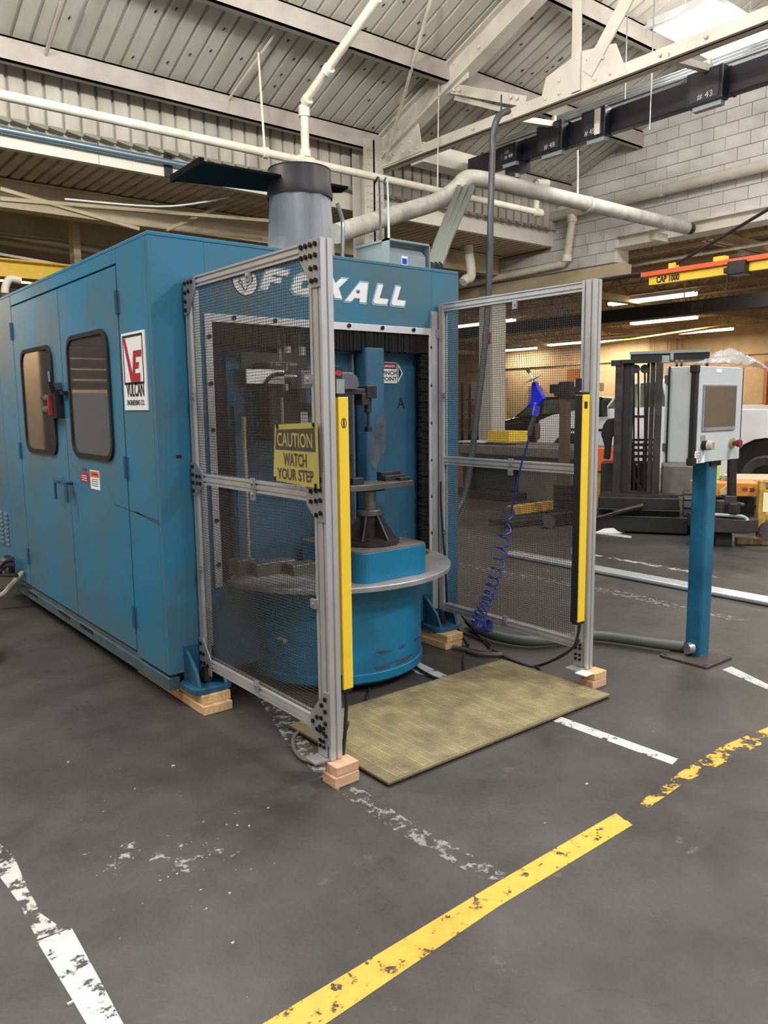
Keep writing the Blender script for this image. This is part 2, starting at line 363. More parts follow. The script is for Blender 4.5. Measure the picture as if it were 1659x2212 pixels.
# --- low flat roof behind
low = thing('ceiling', (0, 10, 4.44), None, None); low['kind'] = 'structure'
lm = sheet_mesh('deck_sheet', 26, .96, .16, .05, .04, BROWN, YA, ZA)
for i in range(17): inst('deck_sheet', lm, low, (-4+.96*i, .03, .0))
MB().box((-4, 10, 4.5), (12.4, 36, 4.6)).build('deck_backing', BROWN, low)
for k, (y, h_) in enumerate(((11.25, .34), (12.9, .34), (15.2, .3), (18., .3), (21, .3), (25, .3))):
    b = MB(); b.box((-4, y-.012, 4.42-h_), (12.1, y+.012, 4.42)); b.box((-4, y-.11, 4.42-h_-.02), (12.1, y+.11, 4.42-h_)); b.box((-4, y-.11, 4.4), (12.1, y+.11, 4.42))
    struct(b, 'trim_2' if k == 0 else 'trim_%d' % (k+2), BROWNB)
# --- right block wall above its lintel
XW = 12.2
wall = thing('wall_right', (XW, 6, 3.9), None, None); wall['kind'] = 'structure'
b = MB()
b.prism([(1.5, 4.40), (8.55, 4.40), (8.55, 3.95), (16.5, 3.95), (16.5, 4.42), (10.1, 4.42), (10.1, roofz(10.1)+.1), (1.5, roofz(1.5)+.1)], (XW+.03, 0, 0), YA, ZA, XA*.3)
b.build('wall_core', JOINT, wall)
def block_mesh(ln): 
    q = MB().box((0, 0, 0), (.045, ln-.008, .194)); me = bpy.data.meshes.new('block'); me.from_pydata(q.v, [], q.f); me.materials.append(BLOCK)
    bm = bmesh.new(); bm.from_mesh(me); bmesh.ops.recalc_face_normals(bm, faces=bm.faces); bmesh.ops.bevel(bm, geom=[e for e in bm.edges if all(v.co.x < .01 for v in e.verts)], offset=.006, segments=1, affect='EDGES'); bm.to_mesh(me); bm.free(); return me
bfull, bhalf = block_mesh(.4), block_mesh(.2)
for r_ in range(15):
    z = 3.955+.2*r_; y = 2.8+(.2 if r_ % 2 else 0)
    ylo = 8.555 if z < 4.3 else 2.8; yhi = 15 if z < 4.3 else 10.0
    if z < 4.3: y = 8.555; 
    first = (r_ % 2 == 1)
    while y < yhi:
        ln = .2 if (first and z < 4.3) else .4; first = False
        if z+.03 < roofz(y) or z < 4.3:
            j = random.uniform(-.004, .004)
            inst('block', bhalf if ln == .2 else bfull, wall, (-.012+j, y-6, z-3.9+.004))
        y += ln
MB().box((XW-.012, 8.50, 3.95), (XW+.33, 8.555, 4.4)).build('jamb', FASC, wall)
b = MB(); b.box((XW+.02, 1.5, 4.2), (XW+.06, 8.5, 4.37)); b.box((XW-.1, 1.5, 4.18), (XW+.3, 8.52, 4.205)); b.box((XW-.06, 1.5, 4.37), (XW+.3, 8.5, 4.395))
struct(b, 'trim_9', STRC)
b = MB(); b.box((XW-.04, 8.4, 3.72), (XW+.28, 30, 3.93)); struct(b, 'trim_10', BROWNB)
# tan concrete-block far walls
struct(MB().box((31, -4, 0), (31.3, 34, 4.9)), 'wall_far_right', TANW)
struct(MB().box((30.9, -4, 3.3), (31, 34, 3.42)), 'trim_11', TANW)
struct(MB().box((-14, 36, 0), (31, 36.3, 6)), 'wall_far_back', TANW)
b = MB(); b.box((-9, -6, 0), (-8.8, 36, 6.5)); struct(b, 'wall_left', TANW)
struct(MB().box((-9, 19, 0), (3.4, 19.2, 4.4)), 'wall_partition', TANW)
shv = thing('shelving', (-.9, 10.6, 0), 'dark slatted shelving mirrored in the right door window', 'shelving')
for k in range(17): MB().box((-1.35, 10.5, 1.75+.14*k), (.02, 10.9, 1.86+.14*k)).build('slat', STEELD, shv)
MB().box((-1.35, 10.55, .9), (.02, 10.9, 1.7)).build('lower_panel', GREYE, shv); MB().box((-1.35, 10.4, .3), (.02, 10.9, .62)).build('blue_beam', mat('dark_blue', (40, 52, 96), .5), shv)
for x in (-1.35, -.05): MB().box((x, 10.45, 0), (x+.07, 10.9, 4.1)).build('upright', STEELD, shv)
for k, (x, z) in enumerate(((-3.7, 4.15), (-2.35, 4.0))):
    t = thing('strip_lamp', (x, 18.3, z), 'strip lamp mirrored in the machine side, %s one' % ['left', 'right'][k], 'lamp'); MB().box((x-.6, 18.2, z), (x+.6, 18.4, z+.08)).build('housing', WHITE, t); MB().box((x-.6, 18.22, z-.1), (x+.6, 18.38, z)).build('tubes', GLOW, t)
    l = bpy.data.lights.new('strip_light', 'AREA'); l.shape = 'RECTANGLE'; l.size = 1.2; l.size_y = .2; l.energy = 90; l.color = (1, .93, .82)
    lo = bpy.data.objects.new('strip_light', l); COL.objects.link(lo); lo.parent = t; lo.location = (0, 0, -.14)
rd = thing('door_1', (-8.75, 9, 0), None, None); rd['kind'] = 'structure'
for k in range(24): MB().box((-8.79, 6.6, 1.2+.14*k), (-8.75, 10.4, 1.335+.14*k)).build('slat', STEELD, rd)
MB().box((-8.79, 6.6, 0), (-8.75, 10.4, 1.19)).build('lower_panel', GREYE, rd)
# --- far bay ceiling and joists
fb = thing('ceiling', (22, 10, 4.8), None, None); fb['kind'] = 'structure'
MB().box((12.45, -4, 4.86), (31, 36, 4.95)).build('deck_backing', TAN, fb)
fm = sheet_mesh('deck_sheet', 18.6, .8, .16, .05, .04, TAN, (0, 1, 0), ZA)
for k in range(24):
    o = inst('deck_sheet', fm, fb, (12.45-22, -3+.8*k+.8-10, .02), (0, 0, -math.pi/2))
JN = ['first', 'second', 'third', 'fourth', 'fifth', 'sixth', 'seventh', 'eighth', 'ninth', 'tenth']
def joist(k, x, y0, y1, zt, zb, n):
    t = thing('roof_joist', (x, (y0+y1)/2, zb), 'tan open web joist under the far bay deck, %s from the white block wall' % JN[k], 'joist', 'open web joists of the far bay')
    b = MB(); b.box((x-.05, y0, zt-.05), (x+.05, y1, zt)); b.build('top_chord', TAN, t)
    b = MB(); b.box((x-.05, y0, zb), (x+.05, y1, zb+.05)); b.build('bottom_chord', TAN, t)
    b = MB(); st = (y1-y0)/n
    for i in range(n):
        ya = y0+i*st; b.beam((x, ya, zb+.02), (x, ya+st/2, zt-.02), .03, .03); b.beam((x, ya+st/2, zt-.02), (x, ya+st, zb+.02), .03, .03)
    b.build('web', TAN, t)
for k, x in enumerate((13.6, 15.2, 16.8, 18.4, 20, 21.6, 23.2, 25, 27, 29)): joist(k, x, -2, 34, 4.8, 4.28, 40)
for k, y in enumerate((7, 12.5, 18, 24, 30)):
    b = MB(); b.box((12.5, y-.1, 4.1), (31, y+.1, 4.12)); b.box((12.5, y-.015, 4.1), (31, y+.015, 4.3)); struct(b, 'trim_%d' % (12+k), TAN)
# --- columns
def hcol(name, x, y, z1, m_, label, w_=.3, d_=.3, plate=None):
    t = thing(name, (x, y, 0), label, 'column')
    b = MB(); b.box((x-w_/2, y-d_/2, 0), (x+w_/2, y-d_/2+.025, z1)); b.box((x-w_/2, y+d_/2-.025, 0), (x+w_/2, y+d_/2, z1)); b.box((x-.015, y-d_/2, 0), (x+.015, y+d_/2, z1))
    b.build('shaft', m_, t); return t
tc = hcol('steel_column', 7.5, 9.62, 5.35, STRC, 'cream riveted steel column under the roof truss behind the machine', .36, .3)
rv = MB()
for i in range(16):
    for x in (7.37, 7.44, 7.56, 7.63): rv.sphere((x, 9.465, 3.7+.1*i), .018, 6)
rv.build('rivets', STRC, tc, kind='stuff')
t = thing('square_column', (12.25, 11.55, 0), 'cream square column standing behind the mesh fence on the right', 'column')
MB().box((12.05, 11.35, 0), (12.45, 11.75, 3.72)).build('shaft', FASC, t, bevel=.015)
MB().box((12.03, 11.4, 2.72), (12.05, 11.5, 2.95)).build('fire_mark', RED, t)
# ================================================================== ROOF STEEL
XT = 7.7
tr = thing('roof_truss', (XT, 9.5, 5.0), 'cream riveted steel roof truss rising to the right above the machine', 'truss')
b = MB(); b.box((XT-.012, -1, 4.97), (XT+.012, 9.6, 5.12)); b.box((XT-.012, -1, 4.97), (XT+.12, 9.6, 4.99)); b.box((XT-.012, -1, 4.97), (XT-.06, 9.6, 4.985)); b.build('bottom_chord', STRC, tr)
b = MB(); 
ra, rb = Vector((XT, 9.75, roofz(9.75)-.22)), Vector((XT, 1, roofz(1)-.22))
b.beam(ra, rb, .03, .3); b.beam(ra-nr*.15, rb-nr*.15, .2, .025); b.beam(ra+nr*.15, rb+nr*.15, .2, .025); b.build('top_chord', STRC, tr)
def web(a, c, w_=.12):
    q = MB(); q.beam(a, c, .02, w_, up=(0, .3, 1)); q.beam(Vector(a)+XA*.04, Vector(c)+XA*.04, .08, .016, up=(0, .3, 1)); q.build('web_member', STRC, tr)
yj = 5.95
web((XT-.05, yj, 5.0), (XT-.05, yj, roofz(yj)-.2)); web((XT, 8.05, roofz(8.05)-.35), (XT, 6.75, 5.14)); web((XT+.08, 8.05, roofz(8.05)-.45), (XT+.08, 7.0, 5.1), .06)
web((XT-.04, yj-.15, 5.15), (XT-.04, 3.9, roofz(3.9)-.2), .16); web((XT, 3.9, roofz(3.9)-.3), (XT, 3.0, 5.1))
def gusset(poly, name='gusset_plate', dx=-.03):
    MB().prism(poly, (XT+dx, 0, 0), YA, ZA, XA*.02).build(name, STRC, tr)
gusset([(9.75, 5.0), (9.75, 5.45), (9.2, 5.75), (8.75, 5.7), (8.6, 5.02)]); gusset([(6.5, 5.0), (6.4, 5.3), (5.9, 5.42), (5.45, 5.35), (5.3, 5.0)]); gusset([(8.4, 5.55), (8.3, 5.95), (7.7, 6.1), (7.7, 5.7)])
rv = MB()
for y, z in [(9.6, 5.1), (9.5, 5.25), (9.45, 5.4), (9.3, 5.5), (9.35, 5.3), (9.2, 5.6), (9.1, 5.45), (9.2, 5.12), (9.0, 5.1), (8.85, 5.2), (8.85, 5.08), (8.7, 5.08), (9.0, 5.22), (8.2, 5.85), (8.05, 5.75), (7.95, 5.95), (7.5, 6.0), (6.4, 5.06), (6.2, 5.06), (6.0, 5.06), (5.7, 5.06), (5.5, 5.06), (5.8, 5.3), (5.6, 5.25), (6.2, 5.2), (7.2, 5.05), (7.6, 5.05), (4.9, 5.05), (4.4, 5.05), (6.85, 5.2), (6.95, 5.24), (7.95, 5.62), (7.85, 5.59)]:
    rv.sphere((XT-.035, y, z), .022, 6)
rv.build('rivets', STRC, tr, kind='stuff')
for i, y in enumerate((9.5, 8.05, 6.6, 5.15)):
    z = roofz(y)-.02
    b = MB(); c0 = Vector((-2.2, y, z-.12)); c1 = Vector((12.15, y, z-.12))
    b.box((-2.2, y-.012, z-.26), (12.15, y+.012, z)); b.box((-2.2, y-.012, z-.26), (12.15, y+.09, z-.24)); b.box((-2.2, y-.012, z-.02), (12.15, y+.09, z))
    b.build('purlin', PURL, label=['grey channel purlin nearest the eave, lowest on the roof slope', 'grey channel purlin second up from the eave crossing the top of the picture', 'grey channel purlin third up from the eave beside the lamp', 'grey channel purlin highest on the roof slope, by the lamp cord'][i], cat='purlin', group='purlins under the roof deck')
# sag rods
def RF(u, v, off=.1):
    d = _r*((u-W/2)/FPX)-_u*((v-H/2)/FPX)+_f; t = (ROOF_Z-off+SL*(ROOF_Y-CAM.y)-CAM.z)/(d.z+SL*d.y); return CAM+d*t
def up_to_roof(p): return Vector((p.x, p.y, roofz(p.y)-.005))
def rod(pts, r, m_, label, name='hanger_rod', cat='rod', group=None, n=6):
    return MB().tube(pts, r, n).build(name, m_, smooth=True, label=label, cat=cat, group=group)
rod([RF(137, -5), RF(92, 140, .12)], .022, PURL, 'dark streaked sag rod at the top left corner of the roof', 'sag_rod')
rod([RF(600, 65), RF(493, 216)], .016, STRC, 'cream sag rod between two purlins above the sprinkler pipe', 'sag_rod')
rod([RF(932, -5, .12), P(834, 345, Y=9.3)], .022, STRC, 'long cream tie rod dropping diagonally to the truss foot', 'sag_rod')
rod([RF(948, 150, .03), P(945, 412, Y=RF(948, 150, .03).y)], .010, STRC, 'thin cream hanger rod left of the bent pipe elbow')
rod([RF(558, 114), P(572, 328, Y=8.2)], .014, PIPEW, 'cream hanger rod carrying the long sprinkler pipe')
rod([P(1248, 325, Y=7.4), P(1248, 428, Y=7.4)], .014, WHITE, 'white hanger rod dropping to the wrapped pipe beside the block wall')
rod([up_to_roof(P(1350, 215, X=8.3)), P(1350, 215, X=8.3)], .007, GALV, 'thin steel hanger rod above the busway conduits, left of the lamp')
rod([up_to_roof(P(1404, 280, X=8.4)), P(1404, 280, X=8.4)], .009, GALV, 'bright steel hanger rod under the lamp cord')
# ================================================================== PIPES
def pipe(name, pts, r, m_, label, fits=(), cat='pipe', n=14, fr_=1.35):
    t = thing(name, pts[0], label, cat); MB().tube(pts, r, n).build('run', m_, t, smooth=True)
    for a, c in fits: MB().cyl(a, c, r*fr_, n).build('fitting', m_, t, smooth=True)
    return t
YS, ZS = 8.2, 4.39
jx = P(660, 352, Y=YS).x
pipe('sprinkler_pipe', [(-2, YS, ZS), (P(1170, 470, Y=YS).x, YS, ZS)], .048, PIPEW, 'long cream sprinkler pipe crossing under the roof above the machine',
     [((jx-.1, YS, ZS), (jx+.1, YS, ZS)), ((9.6, YS, ZS), (9.75, YS, ZS)), ((P(572, 325, Y=YS).x-.03, YS, ZS), (P(572, 325, Y=YS).x+.03, YS, ZS))])
ztop = P(655, 225, Y=YS).z
e = Vector((jx, YS, ztop)); up = P(820, -10, X=jx)
pipe('branch_pipe', [(jx, YS, ZS+.04), e-ZA*.05, e+Vector((0, -.06, .05)), e+(up-e)*.98], .05, PIPEW, 'cream branch pipe rising from the sprinkler pipe and turning up the roof slope',
     [(e-ZA*.14, e-ZA*.02), (e+(up-e)*.02, e+(up-e)*.06), (e+(up-e)*.33, e+(up-e)*.37), ((jx, YS, ZS+.05), (jx, YS, ZS+.13))])
xe = P(1158, 470, Y=YS).x
pipe('drop_pipe', [(xe, YS, ZS), (xe, YS, P(1155, 392, Y=YS).z)], .045, PIPEW, 'short cream drop pipe at the right end of the sprinkler pipe', [((xe-.02, YS, ZS+.42), (xe+.25, YS, ZS+.46))])
Yb = 7.0
el = [P(725, 505, Y=Yb-.3), P(850, 465, Y=Yb), P(945, 435, Y=Yb), P(985, 408, Y=Yb), P(1005, 388, Y=Yb), P(1030, 386, Y=Yb), P(1080, 395, Y=Yb)]
q = catmull(el, 5); z1 = q[-1]
t = pipe('wrapped_pipe', q+[P(1482, 492, Y=Yb)], .10, INSUL, 'thick grey wrapped pipe with an elbow running to the block wall', [(P(1266, 441, Y=Yb), P(1272, 443, Y=Yb))], fr_=1.12)
MB().cyl(P(1476, 491, Y=Yb), P(1492, 494, Y=Yb), .09, 12).build('end_cap', CHAR, t)
MB().box(P(1415, 500, Y=Yb+.1), P(1430, 525, Y=Yb+.2)).build('bracket', STRC, t)
pipe('wall_pipe', [(12.05, 10, 4.95), (12.05, 2, 4.95)], .085, STRC, 'cream pipe running level along the white block wall', [((12.05, 7.55, 4.95), (12.05, 7.62, 4.95))], fr_=1.15)
d0, d1, d2 = P(1236, 458, X=12.05), P(1224, 568, X=12.05), P(1050, 600, X=12.05)
pipe('drain_pipe', [d0, d0-ZA*.15, d1+ZA*.08, d1+YA*.08, (12.05, 16, d1.z-.15)], .07, PIPEW, 'cream drain pipe bending along the foot of the block wall', [(d0-ZA*.18, d0-ZA*.05), (d1+ZA*.02, d1+ZA*.14)])
v0, v1 = P(1012, 545, Y=10.8), P(1018, 600, Y=10.8)
t = pipe('vent_elbow', catmull([v0+ZA*.25, v0+ZA*.05, v1+ZA*.05, v1-XA*.15-ZA*.04, v1-XA*.22-ZA*.1], 5), .09, FASC, 'white curved vent pipe below the low roof behind the machine')
MB().cyl(v0+ZA*.12, v0+ZA*.3, .12, 14).build('collar', mat('rust_brown', (96, 66, 56), .7), t)
pipe('blue_grey_conduit', [(-2, 9.86, 4.62), (P(412, 370, Y=9.86).x, 9.86, 4.60)], .04, mat('blue_grey_galvanised', (150, 176, 192), .3, .7), 'blue grey steel conduit clipped along the white fascia', cat='conduit')
t = MB().box(P(355, 335, Y=9.9), P(372, 385, Y=9.93)).build('strut_bracket', BLK, label='black slotted strut bracket holding the conduit on the fascia', cat='bracket')
for k, (a, c, r) in enumerate([((0, 408), (300, 495), .03), ((0, 430), (590, 478), .03), ((-5, 505), (225, 545), .05), ((-5, 522), (210, 556), .05)]):
    rod([P(*a, Y=10.6 if k < 2 else 13.0), P(*c, Y=10.6 if k < 2 else 13.0)], r, PIPEW if k == 2 else BROWNB, ['tan brace rod sloping down behind the top of the machine', 'tan brace rod nearly level behind the canvas duct', 'cream pipe under the low roof at the far left', 'tan pipe just below the cream pipe at the far left'][k], ['brace_rod', 'brace_rod', 'overhead_pipe', 'overhead_pipe'][k], ['rod', 'rod', 'pipe', 'pipe'][k])
rod([P(360, 497, Y=10.8), P(530, 422, Y=10.8)], .025, BROWNB, 'tan brace rod sloping up behind the corner of the machine', 'brace_rod')
rod(catmull([P(140, 430, Y=10.4), P(340, 446, Y=10.4), P(450, 435, Y=10.4), P(525, 422, Y=10.4), P(590, 440, Y=10.4)], 6), .013, WHITE, 'white cable drooping behind the dark sheet metal flange', 'loose_cable', 'cable')
# grey conduits dropping to the cabinet top
for k in range(3):
    a = P(930+9*k, 575, Y=4.6); c = P(992+14*k, 405, Y=6.9)
    pipe('steel_conduit', [a, a+(c-a)*.18+ZA*.03, c], .035, mat('grey_conduit', (112, 118, 114), .4, .5), 'grey steel conduit sloping up from the machine roof, %s of three' % ['leftmost', 'middle', 'rightmost'][k], cat='conduit')['group'] = 'conduits from the machine roof'
for x, lb in ((818, 'dark thin cable hanging to the grey transformer box, left one'), (836, 'grey thin cable hanging in front of the transformer box')):
    rod(catmull([P(x-8, 395, Y=6), P(x, 385, Y=5.8), P(x+3, 460, Y=5), P(x+4, 520, Y=4.0)], 5), .009, CABLE if x < 820 else GREYE, lb, 'hanging_cable', 'cable')
# black air hose looping from the truss
rod(catmull([P(1064, 330, Y=5.6), P(1066, 285, Y=5.6), P(1078, 250, Y=5.6), P(1098, 240, Y=5.7)][::-1]+[P(1060, 450, Y=5.5), P(1057, 600, Y=5.5), P(1048, 740, Y=5.5), P(1032, 880, Y=5.5), P(1020, 975, Y=5.5), P(1006, 1060, Y=5.5), P(988, 1105, Y=5.5), P(962, 1150, Y=5.5), (P(940, 1150, Y=5.5).x, 5.5, .035), (P(940, 1150, Y=5.5).x-.4, 5.6, .035)], 6), .032, mat('black_hose', (58, 60, 64), .45, var=.2), 'thick black air hose hanging in a loop from the truss', 'air_hose', 'hose', n=10)
rod([P(1083, 205, Y=5.7), P(1082, 255, Y=5.7)], .01, BLK, 'short black hook rod over the loop of the air hose', 'hose_hook', 'hook')
# ================================================================== BUSWAY
bw = thing('busway', (8.6, 5, 4.8), 'long black busway duct hung below the truss', 'busway')
MB().box((8.6, -1, 4.8), (8.72, 8.63, 5.08)).build('duct', NAVY, bw, bevel=.01)
for y in (7.7, 6.2, 4.62): MB().box((8.592, y, 4.795), (8.73, y+.03, 5.085)).build('joint_cover', NAVY, bw)
for u0, u1, v0_, v1_, tx, lb in ((1482, 1560, 150, 222, '# 43', 'black busway switch box numbered 43, nearest the lamps'), (1257, 1308, 235, 297, '# 45', 'black busway switch box numbered 45 with a pale lever plate'), (1160, 1215, 265, 328, '# 48', 'black busway switch box numbered 48'), (1076, 1116, 312, 350, '50\n# 49', 'black busway switch box chalked 50 beside the hanging hose')):
    ya, yb = P(u0, 200, X=8.46).y, P(u1, 200, X=8.46).y; za, zb = P((u0+u1)/2, v1_, X=8.46).z, P((u0+u1)/2, v0_, X=8.46).z
    t = thing('bus_plug', (8.6, ya, za), lb, 'switch box', 'plug boxes on the busway')
    MB().box((8.46, yb, za), (8.6, ya, zb)).build('case', NAVY, t, bevel=.008)
    MB().box((8.452, yb+.04, za+.03), (8.46, ya-.05, zb-.03)).build('cover', mat('busway_cover', (48, 50, 60), .4), t)
    MB().box((8.5, yb+.03, za-.05), (8.58, ya-.06, za)).build('socket_base', GREYE, t)
    if '45' in tx: MB().box((8.44, yb+.06, za+.02), (8.452, yb+.14, zb-.02)).build('lever_plate', FASC, t)
    hh = .085 if '\n' not in tx else .14
    text(tx, (ya-yb)*.42, hh*.8, (8.4515, ya-(.06 if '45' in tx else .14), za+.04), -YA, ZA, mat('chalk_white', (206, 206, 206), .8), t, .001)
for u, v in ((1105, 262), (1442, 130)):
    a = P(u, v, X=XT)
    b = MB(); b.beam((XT-.05, a.y, 5.0), (8.75, a.y, 5.12), .07, .07); b.box((8.5, a.y-.02, 5.08), (8.54, a.y+.02, 5.2)); b.build('hanger_bracket', STRC, label='cream angle bracket carrying the busway near the %s' % ('hose loop' if u < 1200 else 'lamps'), cat='bracket')
for k, z in enumerate((5.14, 5.2, 5.26)):
    pipe('busway_conduit', [(8.62+.06*k, -1, z), (8.62+.06*k, 8.2-.3*k, z)], .026, GALV, 'galvanised conduit along the top of the black busway, %s of three' % ['lowest', 'middle', 'topmost'][k], cat='conduit')['group'] = 'conduits above the busway'
MB().box((7.8, 8.72, 4.93), (8.98, 9.0, 5.2)).build('end_box', FASC, label='cream box closing the left end of the black busway', cat='box', bevel=.01)
dsw = thing('disconnect_switch', (8.6, 8.1, 4.7), 'small black switch hanging under the end of the busway', 'switch')
MB().box((8.56, 7.55, 4.68), (8.74, 7.85, 4.8)).build('case', NAVY, dsw); MB().cyl((8.65, 7.7, 4.62), (8.65, 7.7, 4.68), .04).build('knob', GREYE, dsw)
# ================================================================== LAMPS
def high_bay(x, y, z, wt, label, tilt=0.):
    t = thing('high_bay_lamp', (x, y, z), label, 'lamp', 'high bay lamps')
    MB().box((x-.42, y-.42, z+.02), (x+.42, y+.42, z+.09)).build('housing', WHITE, t, bevel=.01)
    MB().box((x-.3, y-.4, z), (x+.3, y+.4, z+.02)).build('diffuser', GLOW, t)
    for s in (-1, 1): MB().box((x+s*.4-.03, y-.45, z-.01), (x+s*.4+.03, y+.45, z+.03)).build('side_rail', WHITE, t)
    rods = MB()
    for s in (-1, 1): rods.tube([(x+s*.3, y, z+.09), (x+s*.3, y, min(roofz(y) if y < 10 else 6, z+1.2))], .006, 5)
    rods.build('suspension_rods', GALV, t, kind='stuff')
    l = bpy.data.lights.new('lamp_light', 'AREA'); l.shape = 'SQUARE'; l.size = .8; l.energy = wt; l.color = (1, .98, .95); l.spread = math.radians(172)
    lo = bpy.data.objects.new('lamp_light', l); COL.objects.link(lo); lo.parent = t; lo.location = (0, 0, -.03)
    l2 = bpy.data.lights.new('added_uplight', 'POINT'); l2.shadow_soft_size = .12; l2.energy = wt*(UPLIGHT if y > 3.5 and x < 5 else .6); l2.color = (1, .975, .93)  # extra point light added over the housing to lift the roof brightness
    lo = bpy.data.objects.new('added_uplight', l2); COL.objects.link(lo); lo.parent = t; lo.location = (0, 0, .24)
for i, (x, y, z, wt) in enumerate(HIGH_BAYS):
    high_bay(x, y, z, wt, ['glaring square high bay lamp at the top right corner', 'second glaring high bay lamp seen between truss and busway'][i] if i < 2 else 'white high bay lamp %s' % ['', '', 'over the console aisle', 'over the viewer', 'over the left aisle', 'right of the console', 'left behind the machine', 'far behind the viewer', 'set low and unseen to light the roof over the machine', 'added unseen to light the left roof and machine side', 'added unseen to light the roof over the far mesh fence'][i])
rod(catmull([P(1402, 62, X=9.2), P(1415, 68, X=9.2), P(1432, 66, X=9.2)], 5), .008, CABLE, 'dark power cord beside the bright high bay lamp', 'lamp_cord', 'cord')
for k, (a, c) in enumerate(STRIPS):
    p0, p1 = P(*a, Z=4.2), P(*c, Z=4.2); mid_ = (p0+p1)/2; x = mid_.x; y0, y1 = min(p0.y, p1.y), max(p0.y, p1.y); y1 = max(y1, y0+2.1)
    t = thing('strip_lamp', (x, (y0+y1)/2, 4.2), 'glowing fluorescent strip lamp in the far bay, %s' % ['nearest, just below the yellow crane arm', 'second nearest, under the black duct', 'at the right above the plastic sheet', 'just right of the tall fence post', 'seen through the fence beside its tall post', 'lowest one seen through the fence', 'left of the square column', 'right of the square column'][k], 'lamp', 'fluorescent strips in the far bay')
    MB().box((x-.14, y0, 4.2), (x+.14, y1, 4.3)).build('housing', WHITE, t)
    b = MB(); 
    for s in (-.08, .08): b.cyl((x+s, y0, 4.17), (x+s, y1, 4.17), .05, 8)
    b.build('tubes', GLOWW, t, smooth=True)
    for yy in (y0+.2, y1-.2): MB().tube([(x, yy, 4.3), (x, yy, 4.88)], .008, 5).build('hanger', GALV, t)
    l = bpy.data.lights.new('strip_light', 'AREA'); l.shape = 'RECTANGLE'; l.size = .3; l.size_y = y1-y0; l.energy = 110; l.color = (1, .87, .7)
    lo = bpy.data.objects.new('strip_light', l); COL.objects.link(lo); lo.parent = t; lo.location = (0, 0, -.1)
for k, (x, y) in enumerate(((15, 6.5), (18, 3.5), (24, 8))):
    t = thing('strip_lamp', (x, y, 4.2), 'fluorescent strip lamp in the far bay right of the picture, %s' % ['nearest', 'middle', 'farthest'][k], 'lamp', 'fluorescent strips in the far bay')
    MB().box((x-.14, y-1.2, 4.2), (x+.14, y+1.2, 4.3)).build('housing', WHITE, t); MB().box((x-.1, y-1.2, 4.15), (x+.1, y+1.2, 4.2)).build('tubes', GLOWW, t)
    l = bpy.data.lights.new('strip_light', 'AREA'); l.shape = 'RECTANGLE'; l.size = .3; l.size_y = 2.4; l.energy = 150; l.color = (1, .87, .7)
    lo = bpy.data.objects.new('strip_light', l); COL.objects.link(lo); lo.parent = t; lo.location = (0, 0, -.1)
# ================================================================== MACHINE
X0, X1, Y0, Y1, ZT = 1.515, 3.53, 3.62, 7.15, 2.318
mc = thing('grinding_machine', (2.52, 5, 0), 'big teal steel automatic grinding machine cabinet with turntable opening', 'machine')
b = MB(); b.box((X0+.02, Y0+.02, .17), (X0+.04, Y1, ZT-.02)); b.box((X1-.04, Y0+.02, .17), (X1, Y1, ZT-.02)); b.box((X0, Y1-.04, .17), (X1, Y1, ZT-.02)); b.box((X0+.02, Y0+.04, .17), (X1-.02, Y1, .2)); b.build('inner_shell', TEALD, mc)
MB().box((X0, Y0, ZT-.02), (X1, Y1, ZT)).build('roof_panel', TEAL, mc, bevel=.004)
# left side skin around the doors
def side(name, y0, y1, z0, z1, x=X0, m_=TEAL, th=.02): return MB().box((x, y0, z0), (x+th, y1, z1)).build(name, m_, mc, bevel=.002)
side('side_panel', Y0+.0356, 4.034, .165, ZT-.021); side('side_panel', 4.036, 6.10, 2.228, ZT-.021); side('side_panel', 6.112, 6.555, .19, ZT-.021); side('side_panel', 6.562, Y1, .19, ZT-.021)
def door(y0, y1, wy0, wy1, wz0, wz1):
    d = side('door', y0, y1, .19, 2.218)
    b = MB(); ring(b, rrect(wy0-.018, wz0-.018, wy1+.018, wz1+.018, .1), rrect(wy0+.008, wz0+.008, wy1-.008, wz1-.008, .08), (X0+.001, 0, 0), YA, ZA, -XA*.014); b.build('window_gasket', RUB, d)
    b = MB(); b.prism(rrect(wy0, wz0, wy1, wz1, .09), (X0+.001, 0, 0), YA, ZA, -XA*.006); b.build('window_pane', PANE, d)
    return d
dl = door(5.022, 6.10, 5.215, 5.895, 1.22, 1.885); dr = door(4.046, 5.014, 4.215, 4.87, 1.23, 1.905)
for d, y, zs in ((dr, 4.04, (2.035, 1.19, .385)), (dl, 6.105, (2.05, 1.2, .42))):
    for z in zs:
        b = MB(); b.cyl((X0-.006, y, z-.06), (X0-.006, y, z+.06), .011, 8); b.box((X0-.003, y-.03, z-.055), (X0, y+.03, z+.055)); b.build('hinge', TEALD, d, smooth=True)
for d, y, s in ((dl, 5.10, 1), (dr, 4.965, -1)):
    b = MB(); b.cyl((X0, y, 1.045), (X0-.05, y, 1.045), .014, 10); b.beam((X0-.05, y+.05, 1.045), (X0-.05, y-.05, 1.045), .018, .018); b.tube([(X0-.05, y+.045*s, 1.045), (X0-.052, y+.05*s, 1.0), (X0-.052, y+.05*s, .93)], .008, 6)
    b.build('handle', TEALD, d, smooth=True)
